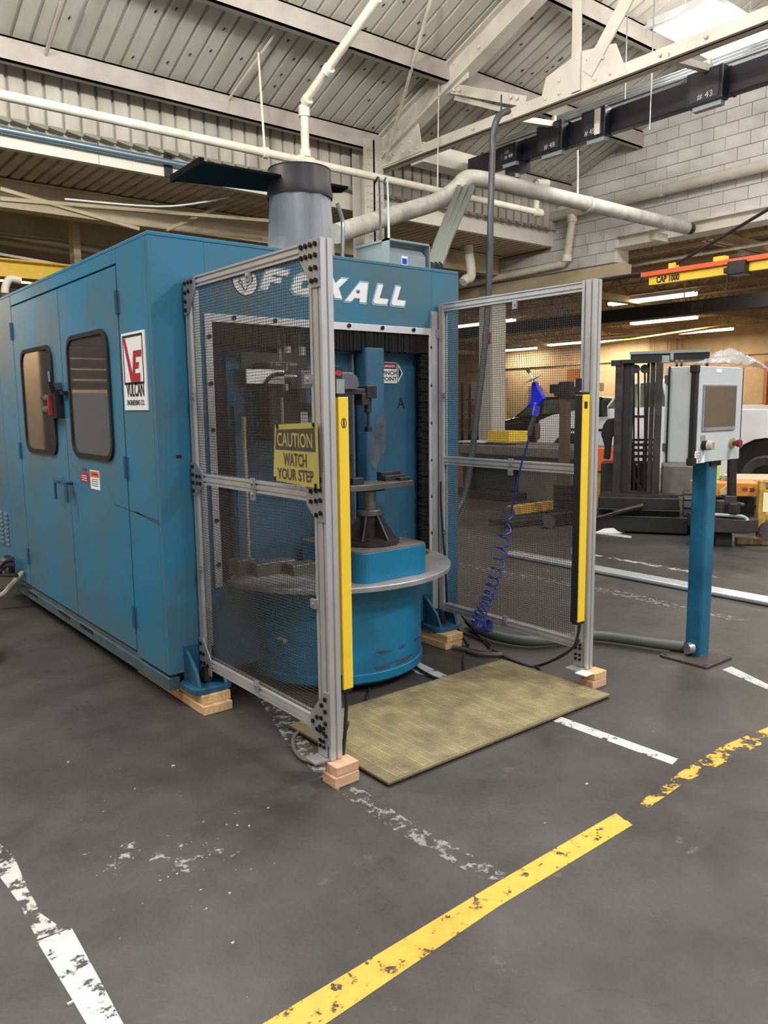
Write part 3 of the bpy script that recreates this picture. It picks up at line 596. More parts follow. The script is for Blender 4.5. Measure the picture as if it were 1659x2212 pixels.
# interlock latch between windows
lt = MB().box((X0-.05, 5.03, 1.44), (X0, 5.12, 1.62)).build('interlock_latch', BLK, mc, bevel=.004)
MB().box((X0-.07, 5.10, 1.46), (X0-.02, 5.13, 1.58)).build('red_flange', RED, lt)
b = MB(); b.cyl((X0-.05, 5.12, 1.49), (X0-.05, 5.24, 1.49), .028, 12); b.cyl((X0-.05, 5.12, 1.56), (X0-.05, 5.22, 1.565), .024, 12); b.build('actuator', STEEL, lt, smooth=True)
b = MB(); b.cyl((X0-.05, 5.22, 1.565), (X0-.05, 5.30, 1.57), .012, 8); b.tube([(X0-.05, 5.05, 1.60), (X0-.07, 5.04, 1.66), (X0-.06, 5.08, 1.72)], .016, 8); b.build('lever', BLK, lt, smooth=True)
MB().box((X0-.04, 5.05, 1.6), (X0, 5.12, 1.66)).build('strike_box', STEEL, lt, bevel=.003)
MB().box((X0-.03, 4.93, 1.585), (X0, 5.0, 1.605)).build('latch_arm', BLK, dr)
# stickers on the right door
def sticker(name, y0, y1, z0, z1, m_, parent=mc): return MB().box((X0-.002, y0, z0), (X0, y1, z1)).build(name, m_, parent)
s_ = sticker('warning_sticker', 4.465, 4.62, 1.035, 1.145, WHITE); MB().box((X0-.003, 4.472, 1.105), (X0-.002, 4.613, 1.14)).build('header', ORANGE, s_)
text('WARNING', .10, .016, (X0-.0032, 4.585, 1.115), -YA, ZA, INK, s_, .0004)
b = MB()
for i in range(4): b.box((X0-.003, 4.49, 1.055+.012*i), (X0-.002, 4.6, 1.058+.012*i))
b.build('small_print', CAUTK, s_, kind='stuff')
s_ = sticker('red_sticker', 4.66, 4.79, 1.065, 1.12, RED)
b = MB()
for i in range(3): b.box((X0-.003, 4.68, 1.075+.013*i), (X0-.002, 4.77, 1.079+.013*i))
b.build('small_print', WHITE, s_, kind='stuff')
sticker('key_plate', 4.68, 4.76, 1.135, 1.15, STEEL)
# maker's sign
sg = MB().box((X0-.006, 3.702, 1.488), (X0, 4.0, 1.872)).build('maker_sign', WHITE, mc)
xs = X0-.0065
def onside(polys, name, m_, d=.001, parent=sg):
    b = MB()
    for p in polys: b.prism([(3.99-q[0]*.268, 1.49+q[1]*.382) for q in p], (xs, 0, 0), YA, ZA, -XA*d)
    return b.build(name, m_, parent)
onside([[(.02, .97), (.98, .97), (.98, .94), (.02, .94)], [(.02, .36), (.98, .36), (.98, .33), (.02, .33)], [(.02, .95), (.05, .95), (.05, .35), (.02, .35)], [(.95, .95), (.98, .95), (.98, .35), (.95, .35)]], 'border', INK)
onside([[(.05, .93), (.16, .93), (.43, .49), (.45, .47), (.53, .76), (.92, .76), (.90, .68), (.63, .68), (.62, .61), (.78, .61), (.74, .53), (.58, .53), (.57, .47), (.82, .47), (.80, .365), (.35, .365)]], 'emblem', RED, .0012)
text('VULCAN', .225, .072, (xs, 3.962, 1.49+.17*.382), -YA, ZA, INK, sg, .001, bold=.02)
text('ENGINEERING CO.', .225, .026, (xs, 3.962, 1.49+.06*.382), -YA, ZA, INK, sg, .001)
# dents, louvres, cable gland at the rear end
lv = MB()
for i in range(8):
    for y in (6.70, 6.86): lv.prism([(0, 0), (-.012, 0), (0, .02)], (X0, y-.06, .42+.035*i), XA, ZA, YA*.12)
lv.build('louvres', TEALD, mc)
cb = MB().box((X0-.04, 6.56, .2), (X0, 6.7, .34)).build('connector_box', BLK, mc)
for z in (.235, .30): MB().box((X0-.08, 6.58, z-.02), (X0-.03, 6.68, z+.025)).build('connector', CHROME, cb, bevel=.006)
MB().box((1.606, Y0-.002, 1.252), (1.634, Y0, 1.268)).build('logo_patch', INK, mc)
# scuff along the corner
b = MB()
for k in range(2): b.beam((X0-.0006, 4.25-.3*k, .975-.012*k), (X0-.0006, 3.64, .945-.016*k), .0008, .007, up=(0, 0, 1))
b.build('scuff_mark', mat('scuff_grey', (52, 78, 90), .6), mc, kind='stuff')
# base channel
b = MB(); b.box((X0+.025, 3.66, .14), (X0+.06, 6.5, .19)); b.build('recess_strip', mat('grimy_grey', (110, 112, 108), .6), mc)
b = MB(); b.box((X0, 3.63, .08), (X0+.06, 6.45, .145)); b.box((X1-.06, 3.63, .08), (X1, 6.45, .145)); b.box((X0+.05, 3.7, .08), (X1-.05, 3.78, .165)); b.build('base_channel', TEALG, mc, bevel=.004)
for y in (5.95, 5.2, 4.75): MB().box((X0-.001, y, .118), (X0+.002, y+.25, .142)).build('lift_slot', BLK, mc)
# front skin
OX0, OX1, OZ0, OZ1 = 1.80, 3.30, .585, 1.945
def front(x0, x1, z0, z1): MB().box((x0, Y0, z0), (x1, Y0+.035, z1)).build('front_panel', TEAL, mc, bevel=.002)
front(X0, OX0, .165, ZT-.021); front(OX1, X1, .165, ZT-.021); front(OX0, OX1, OZ1, ZT-.021); front(OX0, OX1, .13, OZ0)
for a, c in (((1.783, OZ0-.01), (1.823, 1.958)), ((3.272, OZ0-.01), (3.312, 1.958)), ((1.823, 1.918), (3.272, 1.958))):
    st_ = MB().box((a[0], Y0-.012, a[1]), (c[0], Y0, c[1])).build('opening_trim', TRIM, mc, bevel=.002)
    b = MB()
    if c[0]-a[0] > .5:
        for k in range(6): b.cyl((a[0]+.12+.24*k, Y0-.02, a[1]+.025), (a[0]+.12+.24*k, Y0-.01, a[1]+.025), .012, 8)
    else:
        for k in range(6): b.cyl((a[0]+.02, Y0-.02, a[1]+.12+.23*k), (a[0]+.02, Y0-.01, a[1]+.12+.23*k), .012, 8)
    b.build('bolts', BOLT, st_, kind='stuff')
random.seed(3)
b = MB()
n = 150
for k in range(n): 
    x = 1.825+1.447*k/n; b.obox((x+.005, Y0+.015+random.uniform(-.006, .006), 1.865+random.uniform(-.008, .004)), (.011, 0, 0), (0, .03, 0), (random.uniform(-.004, .004), 0, .11))
b.build('top_brush', BRUSH, mc, kind='stuff')
b = MB()
for k in range(120):
    z = .6+1.31*k/120; b.obox((3.245+random.uniform(-.006, .006), Y0+.02+random.uniform(-.006, .006), z+.005), (.06, 0, random.uniform(-.003, .003)), (0, .03, 0), (0, 0, .012))
    if z < 1.9: b.obox((1.85+random.uniform(-.006, .006), Y0+.02, z+.005), (.06, 0, 0), (0, .03, 0), (0, 0, .012))
b.build('side_brush', BRUSH, mc, kind='stuff')
# machine name letters: italic block capitals with a pale outline
def letters(m_, grow, y, name, dz=0):
    G = {'F': [[(0, 0), (.34, 0), (.34, .36), (.78, .36), (.78, .62), (.34, .62), (.34, .72), (1, .72), (1, 1), (0, 1)]],
         'O': [[(.22, 0), (.78, 0), (1, .22), (1, .78), (.78, 1), (.5, 1), (.5, .68), (.64, .68), (.64, .32), (.36, .32), (.36, .68), (.5, .68), (.5, 1), (.22, 1), (0, .78), (0, .22)]],
         'X': [[(0, 0), (.34, 0), (.5, .3), (.66, 0), (1, 0), (.7, .52), (1, 1), (.68, 1), (.5, .72), (.32, 1), (0, 1), (.3, .52)]],
         'A': [[(0, 0), (.3, 0), (.38, .2), (.64, .2), (.66, 0), (.98, 0), (.8, 1), (.42, 1)], ],
         'L': [[(.12, 0), (1, 0), (1, .3), (.36, .3), (.36, 1), (0, 1), (0, .12)]]}
    pos = [('F', 2.105, .135, 2.098), ('O', 2.285, .15, 2.09), ('X', 2.475, .15, 2.088), ('A', 2.645, .15, 2.078), ('L', 2.842, .10, 2.078), ('L', 2.965+.01, .10, 2.078)]
    for ch, x, wd, z0 in pos:
        hgt = .108; b = MB()
        for poly in G[ch]:
            cx, cy = .5, .5
            pts = [((px_-cx)*(1+grow/wd*2)+cx, (py_-cy)*(1+grow/hgt*2)+cy) for px_, py_ in poly]
            b.prism([(x+p[0]*wd+p[1]*.042, z0+p[1]*hgt) for p in pts], (0, y, 0), XA, ZA, -YA*.003)
        b.build(name, m_, mc)
letters(mat('letter_outline', (140, 176, 196), .5), .010, Y0, 'letter_outline'); letters(WHITE, 0, Y0-.003, 'letter')
b = MB(); b.lathe((0, 0, 0), [(.011, 0), (.011, .004), (.004, .006), (.0001, .006)], 12)
b.v = [(2.735+x, Y0-.006-z, 2.137+y) for x, y, z in b.v]; b.build('lock_button', STEEL, mc)
# round fox emblem
fx, fz, fr_ = 2.02, 2.13, .068
b = MB(); b.cyl((fx, Y0, fz), (fx, Y0-.003, fz), fr_+.004, 32); b.build('emblem_rim', INK, mc)
em = MB().cyl((fx, Y0, fz), (fx, Y0-.004, fz), fr_, 32).build('emblem_disc', WHITE, mc)
fox = [(-.75, .8), (-.45, .45), (.1, .5), (.55, .85), (.72, .25), (.6, -.1), (.25, -.3), (.05, -.75), (-.12, -.8), (-.35, -.35), (-.7, -.12), (-.5, .15), (-.75, .8)]
b = MB()
for i in range(len(fox)-1):
    a = Vector((fx+fox[i][0]*fr_*.85, Y0-.0045, fz+fox[i][1]*fr_*.85)); c = Vector((fx+fox[i+1][0]*fr_*.85, Y0-.0045, fz+fox[i+1][1]*fr_*.85)); b.beam(a, c, .002, .009, up=(0, 1, 0))
for s in (-1, 1): b.beam((fx+s*.03, Y0-.0045, fz+.005), (fx+s*.012-.002, Y0-.0045, fz-.012), .002, .005, up=(0, 1, 0))
b.build('fox_outline', INK, em)
# feet
def foot(x, y, s):
    t = thing('leveling_foot', (x, y, .09), 'teal leveling foot under the %s front corner of the machine' % ('left' if s > 0 else 'right'), 'foot')
    t.parent = mc; t.location = (x-mc.location.x, y-mc.location.y, .09); del t['category'];
    b = MB(); b.prism(rrect(x-.11, y-.09, x+.11, y+.12, .06), (0, 0, .09), XA, YA, ZA*.03); b.build('foot_plate', TEALD, t, bevel=.004)
    b = MB()
    for sx in (-.07, .07): b.prism([(-.07, 0), (.1, 0), (.1, .16), (.06, .16), (-.03, .08)], (x+sx-.008, y, .12), YA, ZA, XA*.016)
    b.box((x-.08, y+.08, .12), (x+.08, y+.1, .3)); b.build('rib', TEALD, t)
    b = MB(); b.cyl((x, y, .12), (x, y, .2), .018, 10); b.cyl((x, y, .135), (x, y, .16), .032, 6); b.build('leveling_bolt', STEELD, t)
foot(1.675, 3.53, 1); foot(3.30, 3.53, -1)
# pedestal, turntable
DC = Vector((2.546, 3.66, 0))
b = MB(); b.lathe((DC.x-.02, 3.60, 0), [(.0001, .045), (.485, .045), (.5, .06), (.5, .10), (.494, .105), (.494, .57), (.0001, .57)], 48); b.build('round_pedestal', TEALP, mc, smooth=True)
b = MB(); b.tube([P(866, 1362, Y=3.2)+YA*.05, P(872, 1364, Y=3.2)], .009, 8); b.sphere(P(872, 1364, Y=3.18), .012, 8); b.build('grease_nipple', CHROME, mc, smooth=True)
rs_ = random.Random(8); b = MB()
for k in range(16):
    a = math.radians(rs_.uniform(-105, -55)); z = rs_.choice([.118, .124, .13, .135, .2, .21]); b.lathe((DC.x-.02, 3.60, 0), [(.4948, z), (.4951, z), (.4951, z+rs_.uniform(.003, .008)), (.4948, z+.008)], 4, a, a+rs_.uniform(.05, .2))
b.build('scuff_marks', mat('dark_scuff', (62, 66, 68), .7), mc, kind='stuff')
b = MB(); b.lathe(DC, [(.0001, .57), (.675, .57), (.69, .575), (.69, .597), (.686, .602), (.0001, .602)], 96); tt = b.build('turntable', DISCM, mc, smooth=True)
b = MB(); b.lathe(DC+Vector((.52, -.12, 0)), [(.0001, .603), (.1, .603), (.1, .607), (.0001, .607)], 20); b.build('cover_disc', STEEL, tt)
b = MB(); b.prism(rrect(2.315, 3.065, 2.785, 3.66, .07, 6), (0, 0, .602), XA, YA, ZA*.155); bk = b.build('riser_block', TEALP, mc, bevel=.003)
b = MB(); b.prism(rrect(2.318, 3.068, 2.782, 3.657, .07, 6), (0, 0, .757), XA, YA, ZA*.006); b.build('riser_top', mat('worn_top', (120, 112, 108), .5, .3, scale=6, rgb2=(96, 84, 80)), bk)
# fixture
fxx = Vector((2.545, 3.29, 0))
fxo = thing('workpiece_fixture', (2.545, 3.29, .763), 'dark steel finned fixture stand with a jaw table on the turntable', 'fixture')
b = MB(); b.lathe(fxx, [(.0001, .763), (.155, .763), (.16, .768), (.16, .785), (.12, .788), (.12, .795), (.06, .797), (.048, .8), (.048, .915), (.0001, .915)], 40); b.build('stand', STEELD, fxo, smooth=True)
b = MB()
for k in range(6):
    a = math.pi*2*k/6+1.2*math.pi; d = Vector((math.cos(a), math.sin(a), 0)); b.prism([(.04, .79), (.14, .79), (.135, .80), (.062, .915), (.04, .915)], fxx-Vector((-d.y, d.x, 0))*.005, d, ZA, Vector((-d.y, d.x, 0))*.01)
b.build('fin', STEELD, fxo)
b = MB(); b.lathe(fxx, [(.0001, .912), (.06, .912), (.064, .916), (.064, .94), (.06, .945), (.036, .945), (.036, 1.045), (.03, 1.045), (.0001, 1.045)], 28); b.build('collar', STEEL, fxo, smooth=True)
b = MB(); b.box((fxx.x-.075, fxx.y-.06, 1.045), (fxx.x+.06, fxx.y+.06, 1.06)); pl_ = b.build('plate_flange', BLK, fxo)
b = MB(); b.prism([(-.19, -.09), (-.1, -.115), (.24, -.085), (.265, .0), (.26, .085), (-.19, .085)], fxx+ZA*1.06, XA, YA, ZA*.03); tb = b.build('table_plate', STEEL, fxo, bevel=.002)
for x0, x1, y0, y1, h_ in ((-.15, -.08, -.06, .03, .035), (.10, .235, -.02, .02, .028), (.11, .25, .03, .075, .045), (.17, .24, -.06, -.03, .018)):
    MB().box((fxx.x+x0, fxx.y+y0, 1.09), (fxx.x+x1, fxx.y+y1, 1.09+h_)).build('jaw', STEELD, tb, bevel=.003)
# clamp arm above the fixture
b = MB(); b.prism([(2.10, 1.58), (2.43, 1.58), (2.455, 1.60), (2.44, 1.645), (2.41, 1.665), (2.10, 1.67)], (0, 3.24, 0), XA, ZA, YA*.10); ca = b.build('clamp_arm', mat('grey_casting', (104, 104, 110), .45, .3), mc, bevel=.004)
b = MB(); b.box((2.20, 3.26, 1.555), (2.56, 3.32, 1.585)); b.box((2.48, 3.255, 1.50), (2.53, 3.325, 1.56)); b.box((2.51, 3.25, 1.535), (2.575, 3.33, 1.60)); b.build('arm_bar', STEELD, ca, bevel=.003)
b = MB(); b.cyl((2.545, 3.29, 1.46), (2.545, 3.29, 1.535), .02, 12); b.cyl((2.545, 3.29, 1.38), (2.545, 3.29, 1.46), .009, 8); b.box((2.53, 3.275, 1.36), (2.56, 3.305, 1.385)); b.build('clamp_screw', STEELD, ca, smooth=True)
b = MB(); b.cyl((2.5, 3.325, 1.52), (2.5, 3.34, 1.52), .01); b.build('bolt', BOLT, ca)
# divider wall
YD = 3.70
MB().box((1.84, YD, 1.79), (3.262, YD+.03, 1.895)).build('divider_top_band', TEALI, mc, bevel=.003)
MB().box((1.95, YD+.02, .605), (2.735, YD+.05, 1.79)).build('divider_panel', TEALI, mc); MB().box((2.745, YD+.01, .605), (3.255, YD+.05, 1.79)).build('divider_panel', TEALI, mc)
MB().box((2.736, YD-.02, .605), (2.744, YD+.02, 1.79)).build('divider_edge', ALUP, mc)
b = MB(); b.prism(rrect(2.765, 3.585, 2.905, 3.70, .02, 4), (0, 0, .605), XA, YA, ZA*1.22); cl_ = b.build('divider_column', TEALI, mc, bevel=.003)
MB().prism([(2.775, 1.17), (2.79, 1.30), (2.84, 1.42), (2.9, 1.45), (2.902, 1.24), (2.86, 1.2), (2.82, 1.12)], (0, 3.5845, 0), XA, ZA, -YA*.0006).build('bare_metal_patch', mat('bare_metal_wear', (120, 120, 122), .4, .4, scale=14, rgb2=(60, 92, 118)), cl_)
for x, z in ((2.755, 1.845), (3.23, 1.855), (1.9, 1.86), (2.74, 1.43), (2.73, 1.2)): MB().cyl((x, YD-.006, z), (x, YD, z), .01, 8).build('rivet', STEEL, mc)
ps = MB().box((2.972, YD+.006, 1.63), (3.094, YD+.01, 1.755)).build('pinch_point_sign', WHITE, mc)
MB().prism([(3.102, 1.635), (3.140, 1.69), (3.102, 1.75)], (0, YD+.01, 0), XA, ZA, -YA*.004).build('arrow_plate', WHITE, ps); MB().prism([(3.106, 1.655), (3.130, 1.69), (3.106, 1.728)], (0, YD+.006, 0), XA, ZA, -YA*.001).build('arrow', INK, ps)
MB().box((2.977, YD+.005, 1.715), (3.089, YD+.006, 1.748)).build('danger_band', INK, ps); MB().box((2.982, YD+.0045, 1.72), (3.084, YD+.005, 1.743)).build('danger_field', RED, ps)
text('DANGER', .09, .014, (2.988, YD+.0045, 1.725), XA, ZA, WHITE, ps, .0005)
text('PINCH\nPOINT', .115, .062, (2.977, YD+.006, 1.642), XA, ZA, INK, ps, .0008, bold=.02)
ax_, az_, k_ = P(858, 882, Y=3.71).x, P(858, 882, Y=3.71).z, .72
A_ = MB()
for pl2 in ([(0, 0), (.015, 0), (.015, .008), (.05, .09), (.035, .09), (.005, .01)], [(.04, .06), (.052, .085), (.085, .01), (.088, 0), (.06, 0), (.062, .01)], [(.018, .025), (.06, .025), (.06, .038), (.018, .038)]): A_.prism([(x*k_, z*k_) for x, z in pl2], (ax_, YD+.01, az_), XA, ZA, -YA*.001)
A_.build('stencil_letter', INK, mc)
MB().box((2.44, YD+.0, 1.25), (2.52, YD+.02, 1.38)).build('blank_plate', ALUP, mc)
# second station behind the near fence
g = MB().box((2.02, 3.40, 1.32), (2.20, 3.60, 1.72)).build('spindle_housing', CHAR, mc, bevel=.02)
MB().box(P(533, 797, Y=3.36), P(613, 829, Y=3.37)).build('white_cover', WHITE, g)
b = MB(); b.tube(catmull([P(572, 829, Y=3.34), P(583, 815, Y=3.33), P(600, 808, Y=3.33), P(622, 810, Y=3.33)], 5), .010, 8); b.build('hose', RUB, g, smooth=True)
b = MB(); b.cyl(P(614, 813, Y=3.30), P(690, 814, Y=3.25), .008, 10); b.cyl(P(621, 748, Y=3.34), P(621, 764, Y=3.34), .02, 12); b.cyl(P(652, 750, Y=3.34), P(652, 768, Y=3.34), .02, 12); b.cyl(P(605, 755, Y=3.34), P(606, 780, Y=3.34), .006, 8); b.cyl(P(609, 858, Y=3.34), P(611, 916, Y=3.34), .006, 8)
b.box(P(610, 784, Y=3.34), P(621, 800, Y=3.30)); b.box(P(608, 830, Y=3.34), P(624, 843, Y=3.30)); b.build('piston_rods', CHROME, g, smooth=True, kind='stuff')
MB().box(P(643, 890, Y=3.45), P(664, 925, Y=3.46)).build('white_plate', WHITE, g)
MB().box(P(526, 900, Y=3.5), P(538, 1222, Y=3.52)).build('guide_column', mat('cream_column', (176, 166, 140), .5), g)
MB().box(P(520, 760, Y=3.6), P(660, 800, Y=3.62)).build('crosshead', STEELD, g)
MB().box(P(566, 872, Y=3.5), P(672, 900, Y=3.6)).build('carriage', CHAR, g)
MB().box(P(598, 720, Y=3.62), P(612, 900, Y=3.66)).build('slide_rail', STEELD, g); MB().box(P(628, 720, Y=3.62), P(655, 930, Y=3.66)).build('slide_rail', STEELD, g)
for u0, u1, v0_, v1_, y in ((514, 552, 1206, 1246, 3.30), (556, 606, 1212, 1248, 3.24), (606, 640, 1208, 1240, 3.28), (634, 688, 1214, 1246, 3.18)):
    MB().box(P(u0, v1_, Y=y), P(u1, v0_, Y=y+.0)+YA*.09).build('clamp_block', STEEL, tt, bevel=.004)
MB().box(P(505, 860, Y=3.66), P(536, 1225, Y=3.67)).build('side_post', TEALI, mc)
b = MB(); b.cyl(P(616, 1385, Y=3.05)+YA*.05, P(616, 1385, Y=3.05), .012, 8); b.build('grease_nipple', CHROME, mc)
# ------------------------------------------------------------------ things on the machine roof
YT = 4.5; sc_ = P(650, 500, Y=YT).x
dt = thing('exhaust_duct', (sc_, YT+.0, ZT), 'grey canvas exhaust duct with a charcoal collar on the machine roof', 'duct')
def zz(v): return P(650, v, Y=YT).z
random.seed(5); n = 22; r0 = .212; vs = []
b = MB()
prof = [(r0*1.06, ZT), (r0*1.05, ZT+.12), (r0*1.03, (ZT+zz(435))/2), (r0*.98, zz(445)), (r0*.96, zz(425))]
for j in range(n):
    a = 2*math.pi*j/n
    for r, z in prof:
        k = 1+random.uniform(-.035, .025); vs.append((sc_+r*k*math.cos(a), YT+r*k*math.sin(a), z))
k = len(prof); b.add(vs, [(j*k+i, ((j+1) % n)*k+i, ((j+1) % n)*k+i+1, j*k+i+1) for j in range(n) for i in range(k-1)]); b.build('canvas_sleeve', CANV, dt)
b = MB(); b.lathe((sc_, YT, 0), [(r0*1.0, zz(432)), (r0*1.02, zz(425)), (r0*.97, zz(405)), (r0*.95, zz(372)), (r0*.97, zz(370)), (r0*.9, zz(370)), (r0*.9, zz(432))], 36); b.build('collar', CHAR, dt, smooth=True)
zf = zz(399); fp = [P(372, 391, Z=zf), P(436, 352, Z=zf), P(470, 358, Z=zf), P(752, 407, Z=zf), P(738, 417, Z=zf), P(590, 416, Z=zf)]
fp = [Vector((p.x, p.y, 0)) for p in fp]
b = MB(); b.prism([(p.x, p.y) for p in fp], (0, 0, zf), XA, YA, ZA*.014); b.beam((fp[0].x, fp[0].y, zf+.012), (fp[1].x, fp[1].y, zf+.012), .03, .04); b.build('flange_plate', mat('dark_flange', (24, 24, 25), .9, scale=3), dt)
b = MB(); b.tube(catmull([(sc_+.2, YT-.14, zz(440)), (sc_+.25, YT-.12, zz(470)), (sc_+.255, YT-.12, zz(500)), (sc_+.25, YT-.1, ZT)], 5), .014, 8); b.build('pull_cord', GALV, dt, smooth=True)
eb = thing('transformer_box', (3.36, 4.0, ZT), 'grey ventilated transformer box sitting on the machine roof', 'electrical box')
ex0, ex1, ey = P(838, 545, Y=3.92).x, P(923, 545, Y=3.92).x-.0, 3.92; ez = P(880, 522, Y=3.92).z
b = MB(); b.box((ex0, ey+.05, ZT), (ex1, ey+.33, ez)); b.prism([(ey+.05, ZT), (ey, ZT), (ey, ZT+.13), (ey+.045, ez-.03), (ey+.05, ez-.03)], (ex0+.015, 0, 0), YA, ZA, XA*(ex1-ex0-.03)); b.build('case', GREYE, eb, bevel=.003)
b = MB(); b.box((ex0-.008, ey-.02, ez-.012), (ex1+.008, ey+.34, ez)); b.box((ex0-.008, ey-.02, ZT), (ex0, ey+.05, ez)); b.box((ex1, ey-.02, ZT), (ex1+.008, ey+.05, ez)); b.build('hood', GREYE, eb)
MB().box((ex0+.11, ey-.002, ZT+.05), (ex0+.16, ey, ZT+.12)).build('label', WHITE, eb)
MB().box((ex0+.115, ey-.0025, ZT+.07), (ex0+.155, ey-.002, ZT+.105)).build('blue_print', BLUEP, eb)
# wooden packing
def wood(a, c, label, m_=WOOD, group=None):
    return MB().box(a, c).build('wood_block', m_, label=label, cat='wood block', bevel=.004, group=group)
wood((1.59, 3.40, 0), (1.745, 4.25, .045), 'lower long pine board under the left machine foot', WOOD)
wood((1.60, 3.425, .045), (1.75, 4.2, .09), 'upper pine board under the left machine foot')
wood((3.19, 3.38, 0), (3.33, 3.85, .045), 'lower pine board under the right machine foot'); wood((3.20, 3.375, .045), (3.335, 3.8, .09), 'upper pine board under the right machine foot')
wood((1.655, 2.385, 0), (1.775, 2.475, .045), 'lower pink pine block under the near fence post', WOODP); wood((1.665, 2.388, .045), (1.775, 2.468, .085), 'upper pink pine block under the near fence post', WOODP)
wood((3.31, 2.385, 0), (3.43, 2.475, .045), 'lower pine block under the far fence post', WOODP); wood((3.325, 2.385, .045), (3.43, 2.465, .085), 'upper pine block under the far fence post')
# ================================================================== MESH FENCES
def slot_profile(w_, h_, nw, nh):
    """aluminium extrusion outline with T-slot grooves"""
    d, s = .007, .0045; pts = []
    def side_(p0, p1, nrm, n):
        out = [p0]; L = math.hypot(p1[0]-p0[0], p1[1]-p0[1]); ux, uy = (p1[0]-p0[0])/L, (p1[1]-p0[1])/L
        for i in range(n):
            c = L*(i+.5)/n
            for t, k in ((c-s, 0), (c-s, d), (c+s, d), (c+s, 0)): out.append((p0[0]+ux*t+nrm[0]*k, p0[1]+uy*t+nrm[1]*k))
        return out
    pts += side_((0, 0), (w_, 0), (0, 1), nw)+side_((w_, 0), (w_, h_), (-1, 0), nh)+side_((w_, h_), (0, h_), (0, -1), nw)+side_((0, h_), (0, 0), (1, 0), nh)
    return pts
def mesh_panel(x, y0, y1, z0, z1, parent, bulge, name='wire_mesh', pitch=.0127, seed=1):
    r = .00095; b = MB(); rnd = random.Random(seed)
    def disp(y, z):
        u, v = (y-y0)/(y1-y0), (z-z0)/(z1-z0); e_ = math.sin(math.pi*u)*math.sin(math.pi*v)
        return Vector((-bulge*e_*(.6+.8*math.sin(3.1*u+1.2)), .0, bulge*.5*e_*math.sin(4*u+2*v)))
    ns = 22 if bulge > .02 else 12
    def wire(pts, a, c):
        vs = [p+a*i+c*j for p in pts for i, j in ((-r, -r), (r, -r), (r, r), (-r, r))]; n = len(pts)
        b.add(vs, [(i*4+j, i*4+(j+1) % 4, (i+1)*4+(j+1) % 4, (i+1)*4+j) for i in range(n-1) for j in range(4)])
    for k in range(int((z1-z0)/pitch)+1):
        z = z0+k*pitch; wire([Vector((x, y0+(y1-y0)*i/ns, z))+disp(y0+(y1-y0)*i/ns, z) for i in range(ns+1)], XA, ZA)
    for k in range(int((y1-y0)/pitch)+1):
        y = y0+k*pitch; wire([Vector((x+.0024, y, z0+(z1-z0)*i/ns))+disp(y, z0+(z1-z0)*i/ns) for i in range(ns+1)], XA, YA)
    me = bpy.data.meshes.new(name); off = Vector(parent.location); me.from_pydata([tuple(Vector(v)-off) for v in b.v], [], b.f); me.materials.append(WIRE)
    o = bpy.data.objects.new(name, me); COL.objects.link(o); o.parent = parent; o['kind'] = 'stuff'; return o
